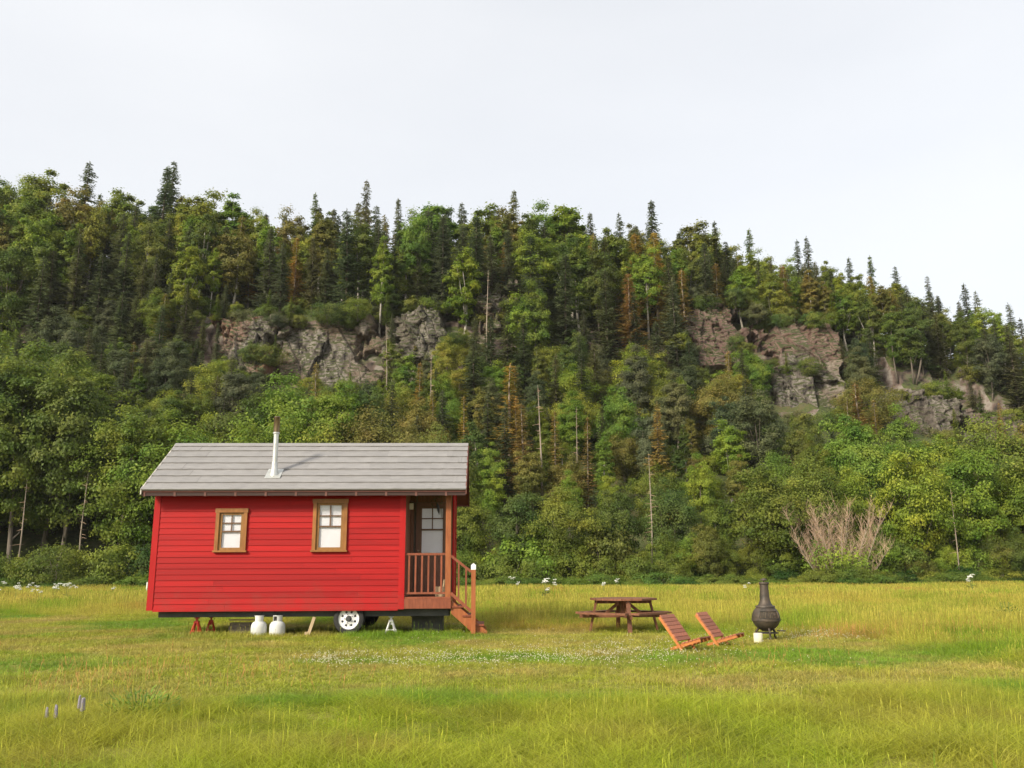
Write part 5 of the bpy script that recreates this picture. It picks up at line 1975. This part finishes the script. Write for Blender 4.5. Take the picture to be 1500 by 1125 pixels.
# white clover in the mown ground
def clover():
    rs = random.Random(12)
    mb_v, mb_f = [], []
    strips = [(500, 968, 30, 4.5, 210), (640, 968, 45, 4.5, 150), (760, 964, 90, 5, 330), (900, 958, 55, 6, 260), (1205, 929, 40, 4, 260), (960, 950, 50, 7, 120), (350, 915, 160, 18, 40), (900, 940, 170, 8, 120), (700, 972, 170, 6, 120)]
    for (x0, y0, sx_, sy_, n) in strips:
        for i in range(int(n * 3.0)):
            p = on_ground(rs.gauss(x0, sx_ * 1.2), max(905, rs.gauss(y0, sy_ * 1.25)))
            if fbm(p[0] * 1.6, p[1] * 1.6, 9.0) < .02 and rs.random() < .8:
                continue
            r = rs.uniform(.005, .009)
            z = rs.uniform(.035, .075)
            b = len(mb_v)
            x, y = p[0], p[1]
            mb_v += [(x - r, y, z), (x + r, y, z), (x, y - r, z), (x, y + r, z), (x, y, z - r), (x, y, z + r)]
            mb_f += [(b + a_, b + c_, b + d_) for a_, c_, d_ in ((0, 2, 5), (2, 1, 5), (1, 3, 5), (3, 0, 5), (2, 0, 4), (1, 2, 4), (3, 1, 4), (0, 3, 4))]
    o = link('white_clover', mesh_np('white_clover', mb_v, mb_f), M['clover'])
    tag(o, 'white clover flowering in strips on the mown grass', 'flowers', kind='stuff')
clover()

# white umbel plants standing above the meadow
def umbel_mesh(seed):
    rs = random.Random(seed)
    st_, fl_ = MB(), MB()
    for k in range(rs.randint(3, 5)):
        a, sp = rs.uniform(0, 6.28), rs.uniform(.03, .22)
        h = rs.uniform(.7, 1.0)
        tip = Vector((math.cos(a) * sp, math.sin(a) * sp, h))
        st_.tube([(0, 0, 0), tip * .5 + Vector((0, 0, .05)), tip], [.010, .008, .005], 5)
        for q in range(16):
            b, r = rs.uniform(0, 6.28), .11 * math.sqrt(rs.random())
            e = tip + Vector((math.cos(b) * r, math.sin(b) * r, rs.uniform(.02, .09) - r * .2))
            st_.tube([tip, e], [.003, .002], 3, cap=False)
            fl_.lathe([(.004, -.006), (.024, .0), (.018, .010), (.001, .013)], 6, tuple(e))
    lf = MB()
    for q in range(14):
        a = rs.uniform(0, 6.28)
        p = Vector((math.cos(a) * .04, math.sin(a) * .04, rs.uniform(.08, .5)))
        d = Vector((math.cos(a), math.sin(a), rs.uniform(-.1, .5))) * rs.uniform(.14, .26)
        s_ = Vector((-math.sin(a), math.cos(a), 0)) * .06
        lf.add([p, p + d * .5 + s_, p + d, p + d * .5 - s_], [(0, 1, 2, 3)])
    return st_.mesh('stalks'), fl_.mesh('umbels'), lf.mesh('leaves')
UM = [umbel_mesh(i) for i in range(4)]
for tri in UM:
    tri[0].materials.append(M['stem']); tri[1].materials.append(M['umbel']); tri[2].materials.append(M['herb'])
um_spots = [(798, 858, 1.25, 'white flowering umbel plant in the meadow left of the picnic table'), (812, 862, 1.0, 'smaller white umbel plant beside the one left of the picnic table'), (905, 866, 1.1, 'white umbel plant in the meadow behind the picnic table'), (885, 868, .9, 'pale umbel plant behind the left half of the picnic table'), (1424, 866, 1.3, 'tall pale umbel plant in the meadow near the right edge'), (1425, 886, 1.0, 'pale umbel plant in front of the tall one near the right edge')]
def umbel(px, py, sc, label, i, group=None):
    y = 34 + (i * 7.3) % 20
    x = at(px, py, y)[0]
    e = empty('umbel_plant', (x, y, 0), i * 1.3)
    e.scale = (sc * .8, sc * .8, sc * .85)
    tag(e, label, 'wildflower', group or 'white umbel plants')
    for nm, me in zip(('stalks', 'umbels', 'leaves'), UM[i % 4]):
        o = link(nm, me, parent=e)
        o.color = (.09, .14, .03, 1)
for i, (px, py, sc, lab) in enumerate(um_spots):
    umbel(px, py, sc, lab, i)
rf_ = random.Random(8)
for i in range(22):
    px = rf_.choice([rf_.uniform(-20, 110), rf_.uniform(-20, 210), rf_.uniform(700, 1500)])
    umbel(px, rf_.uniform(858, 868) if px < 220 else rf_.uniform(862, 880), rf_.uniform(.75, 1.1),
          ('white wildflower in the far meadow left of the cabin' if px < 400 else 'scattered white wildflower in the far meadow right of the cabin'), i,
          'white wildflowers in the far meadow')

# lupins and a dark leafy clump in the left foreground
def lupin(px, py, label, seed):
    p = on_ground(px, py)
    e = empty('lupin', (p[0], p[1], 0), seed)
    tag(e, label, 'wildflower', 'lupins in the left foreground')
    rs = random.Random(seed)
    st_, fl_, lf = MB(), MB(), MB()
    for k in range(3):
        bx_ = Vector((rs.uniform(-.09, .09), rs.uniform(-.09, .09), 0))
        h = rs.uniform(.16, .22)
        st_.tube([bx_, bx_ + Vector((0, 0, h))], [.005, .003], 5)
        for q in range(46):
            z = h * (.55 + .45 * q / 46)
            a = q * 2.4
            r = .008 * (1.1 - q / 52)
            c = bx_ + Vector((math.cos(a) * r, math.sin(a) * r, z))
            fl_.lathe([(.003, -.006), (.010, 0), (.001, .009)], 5, tuple(c))
    st_.build('stalk', M['stem'], e)
    fl_.build('blossom', M['lupin'], e)
lupin(72, 1068, 'violet lupin in the left foreground grass, nearer the left edge', 3)
lupin(112, 1062, 'violet lupin in the left foreground grass, right of the other', 5)
def weed(px, py, label, seed, R_=.30, h=.26, col=(.20, .30, .04)):
    p = on_ground(px, py)
    e = empty('leafy_weed', (p[0], p[1], 0))
    tag(e, label, 'weed', 'leafy weeds in the foreground')
    rs = random.Random(seed)
    lf, st_ = MB(), MB()
    for q in range(420):
        a, r = rs.uniform(0, 6.28), R_ * math.sqrt(rs.random())
        c = Vector((math.cos(a) * r, math.sin(a) * r, rs.uniform(.05, h) * (1 - .5 * r / R_)))
        d = Vector((math.cos(a) + rs.uniform(-.6, .6), math.sin(a) + rs.uniform(-.6, .6), rs.uniform(-.1, 1.0))).normalized() * rs.uniform(.04, .10)
        s_ = d.cross(Vector((0, 0, 1)))
        if s_.length < .001: continue
        s_ = s_.normalized() * .009
        lf.add([c, c + d * .5 + s_, c + d, c + d * .5 - s_], [(0, 1, 2, 3)])
    for q in range(9):
        a, r = rs.uniform(0, 6.28), R_ * .7 * rs.random()
        st_.tube([(math.cos(a) * r * .3, math.sin(a) * r * .3, 0), (math.cos(a) * r, math.sin(a) * r, h * .95)], [.005, .003], 4)
    o = lf.build('leaves', M['herb'], e)
    o.color = (*col, 1)
    st_.build('stalks', M['stem'], e)
weed(205, 1052, 'dark green leafy weed clump in the left foreground grass', 4)
weed(1478, 912, 'bright green leafy clump in the meadow at the right edge', 6, .42, .5, (.12, .20, .02))

# red sorrel seeding in the meadow
def sorrel():
    rs = random.Random(19)
    v, f = [], []
    for (px, py, sx_, sy_, n) in [(1400, 925, 60, 5, 330), (1240, 930, 35, 4, 120), (1120, 968, 80, 9, 40), (240, 985, 90, 12, 90), (130, 1000, 70, 18, 60), (420, 992, 80, 10, 50), (760, 905, 60, 4, 90), (1000, 900, 160, 6, 160)]:
        for i in range(n):
            p = on_ground(rs.gauss(px, sx_), max(892, rs.gauss(py, sy_)))
            if not (5 < p[1] < 40) or abs(p[0] - 2.2) < 1.6 and 16 < p[1] < 19:
                continue
            h = rs.uniform(.10, .19) if 9 < p[1] < 13 else rs.uniform(.16, .27)
            a = rs.uniform(0, 6.28)
            tx, ty = p[0] + math.cos(a) * .05, p[1] + math.sin(a) * .05
            for q in range(7):
                k = .45 + .55 * q / 7
                c = (p[0] + (tx - p[0]) * k, p[1] + (ty - p[1]) * k, h * k)
                r, b = .007 * (1.3 - k), len(v)
                e = rs.uniform(0, 6.28)
                ex_, ey_ = math.cos(e) * r, math.sin(e) * r
                v += [(c[0] - ex_, c[1] - ey_, c[2]), (c[0] + ex_, c[1] + ey_, c[2]), (c[0] + ex_ * .3, c[1] + ey_ * .3, c[2] + h * .09)]
                f.append((b, b + 1, b + 2))
            b = len(v)
            v += [(p[0] - .002, p[1], 0), (p[0] + .002, p[1], 0), (tx, ty, h)]
            f.append((b, b + 1, b + 2))
    o = link('sorrel', mesh_np('sorrel', v, f), M['sorrel'])
    tag(o, 'rusty red sorrel seed spikes scattered in patches of the meadow', 'wildflowers', kind='stuff')
M['sorrel'] = surf('rusty_seed_spikes', (.38, .17, .055), (.54, .30, .10), 30, rough=.9, bump=0)
sorrel()

# the thin summer haze between the camera and the ridge
haze = MB().box(-190, 190, -12, 440, -2.0, 66).build('haze', None)
m_, n_, l_, o_ = new_mat('haze_air')
pv = n_.new('ShaderNodeVolumePrincipled')
pv.inputs['Color'].default_value = (0.96, 0.97, 1.0, 1)
pv.inputs['Density'].default_value = 0.00013
l_.new(pv.outputs[0], o_.inputs['Volume'])
haze.data.materials.append(m_)
tag(haze, 'thin pale haze over the meadow and hill', 'haze', kind='stuff')
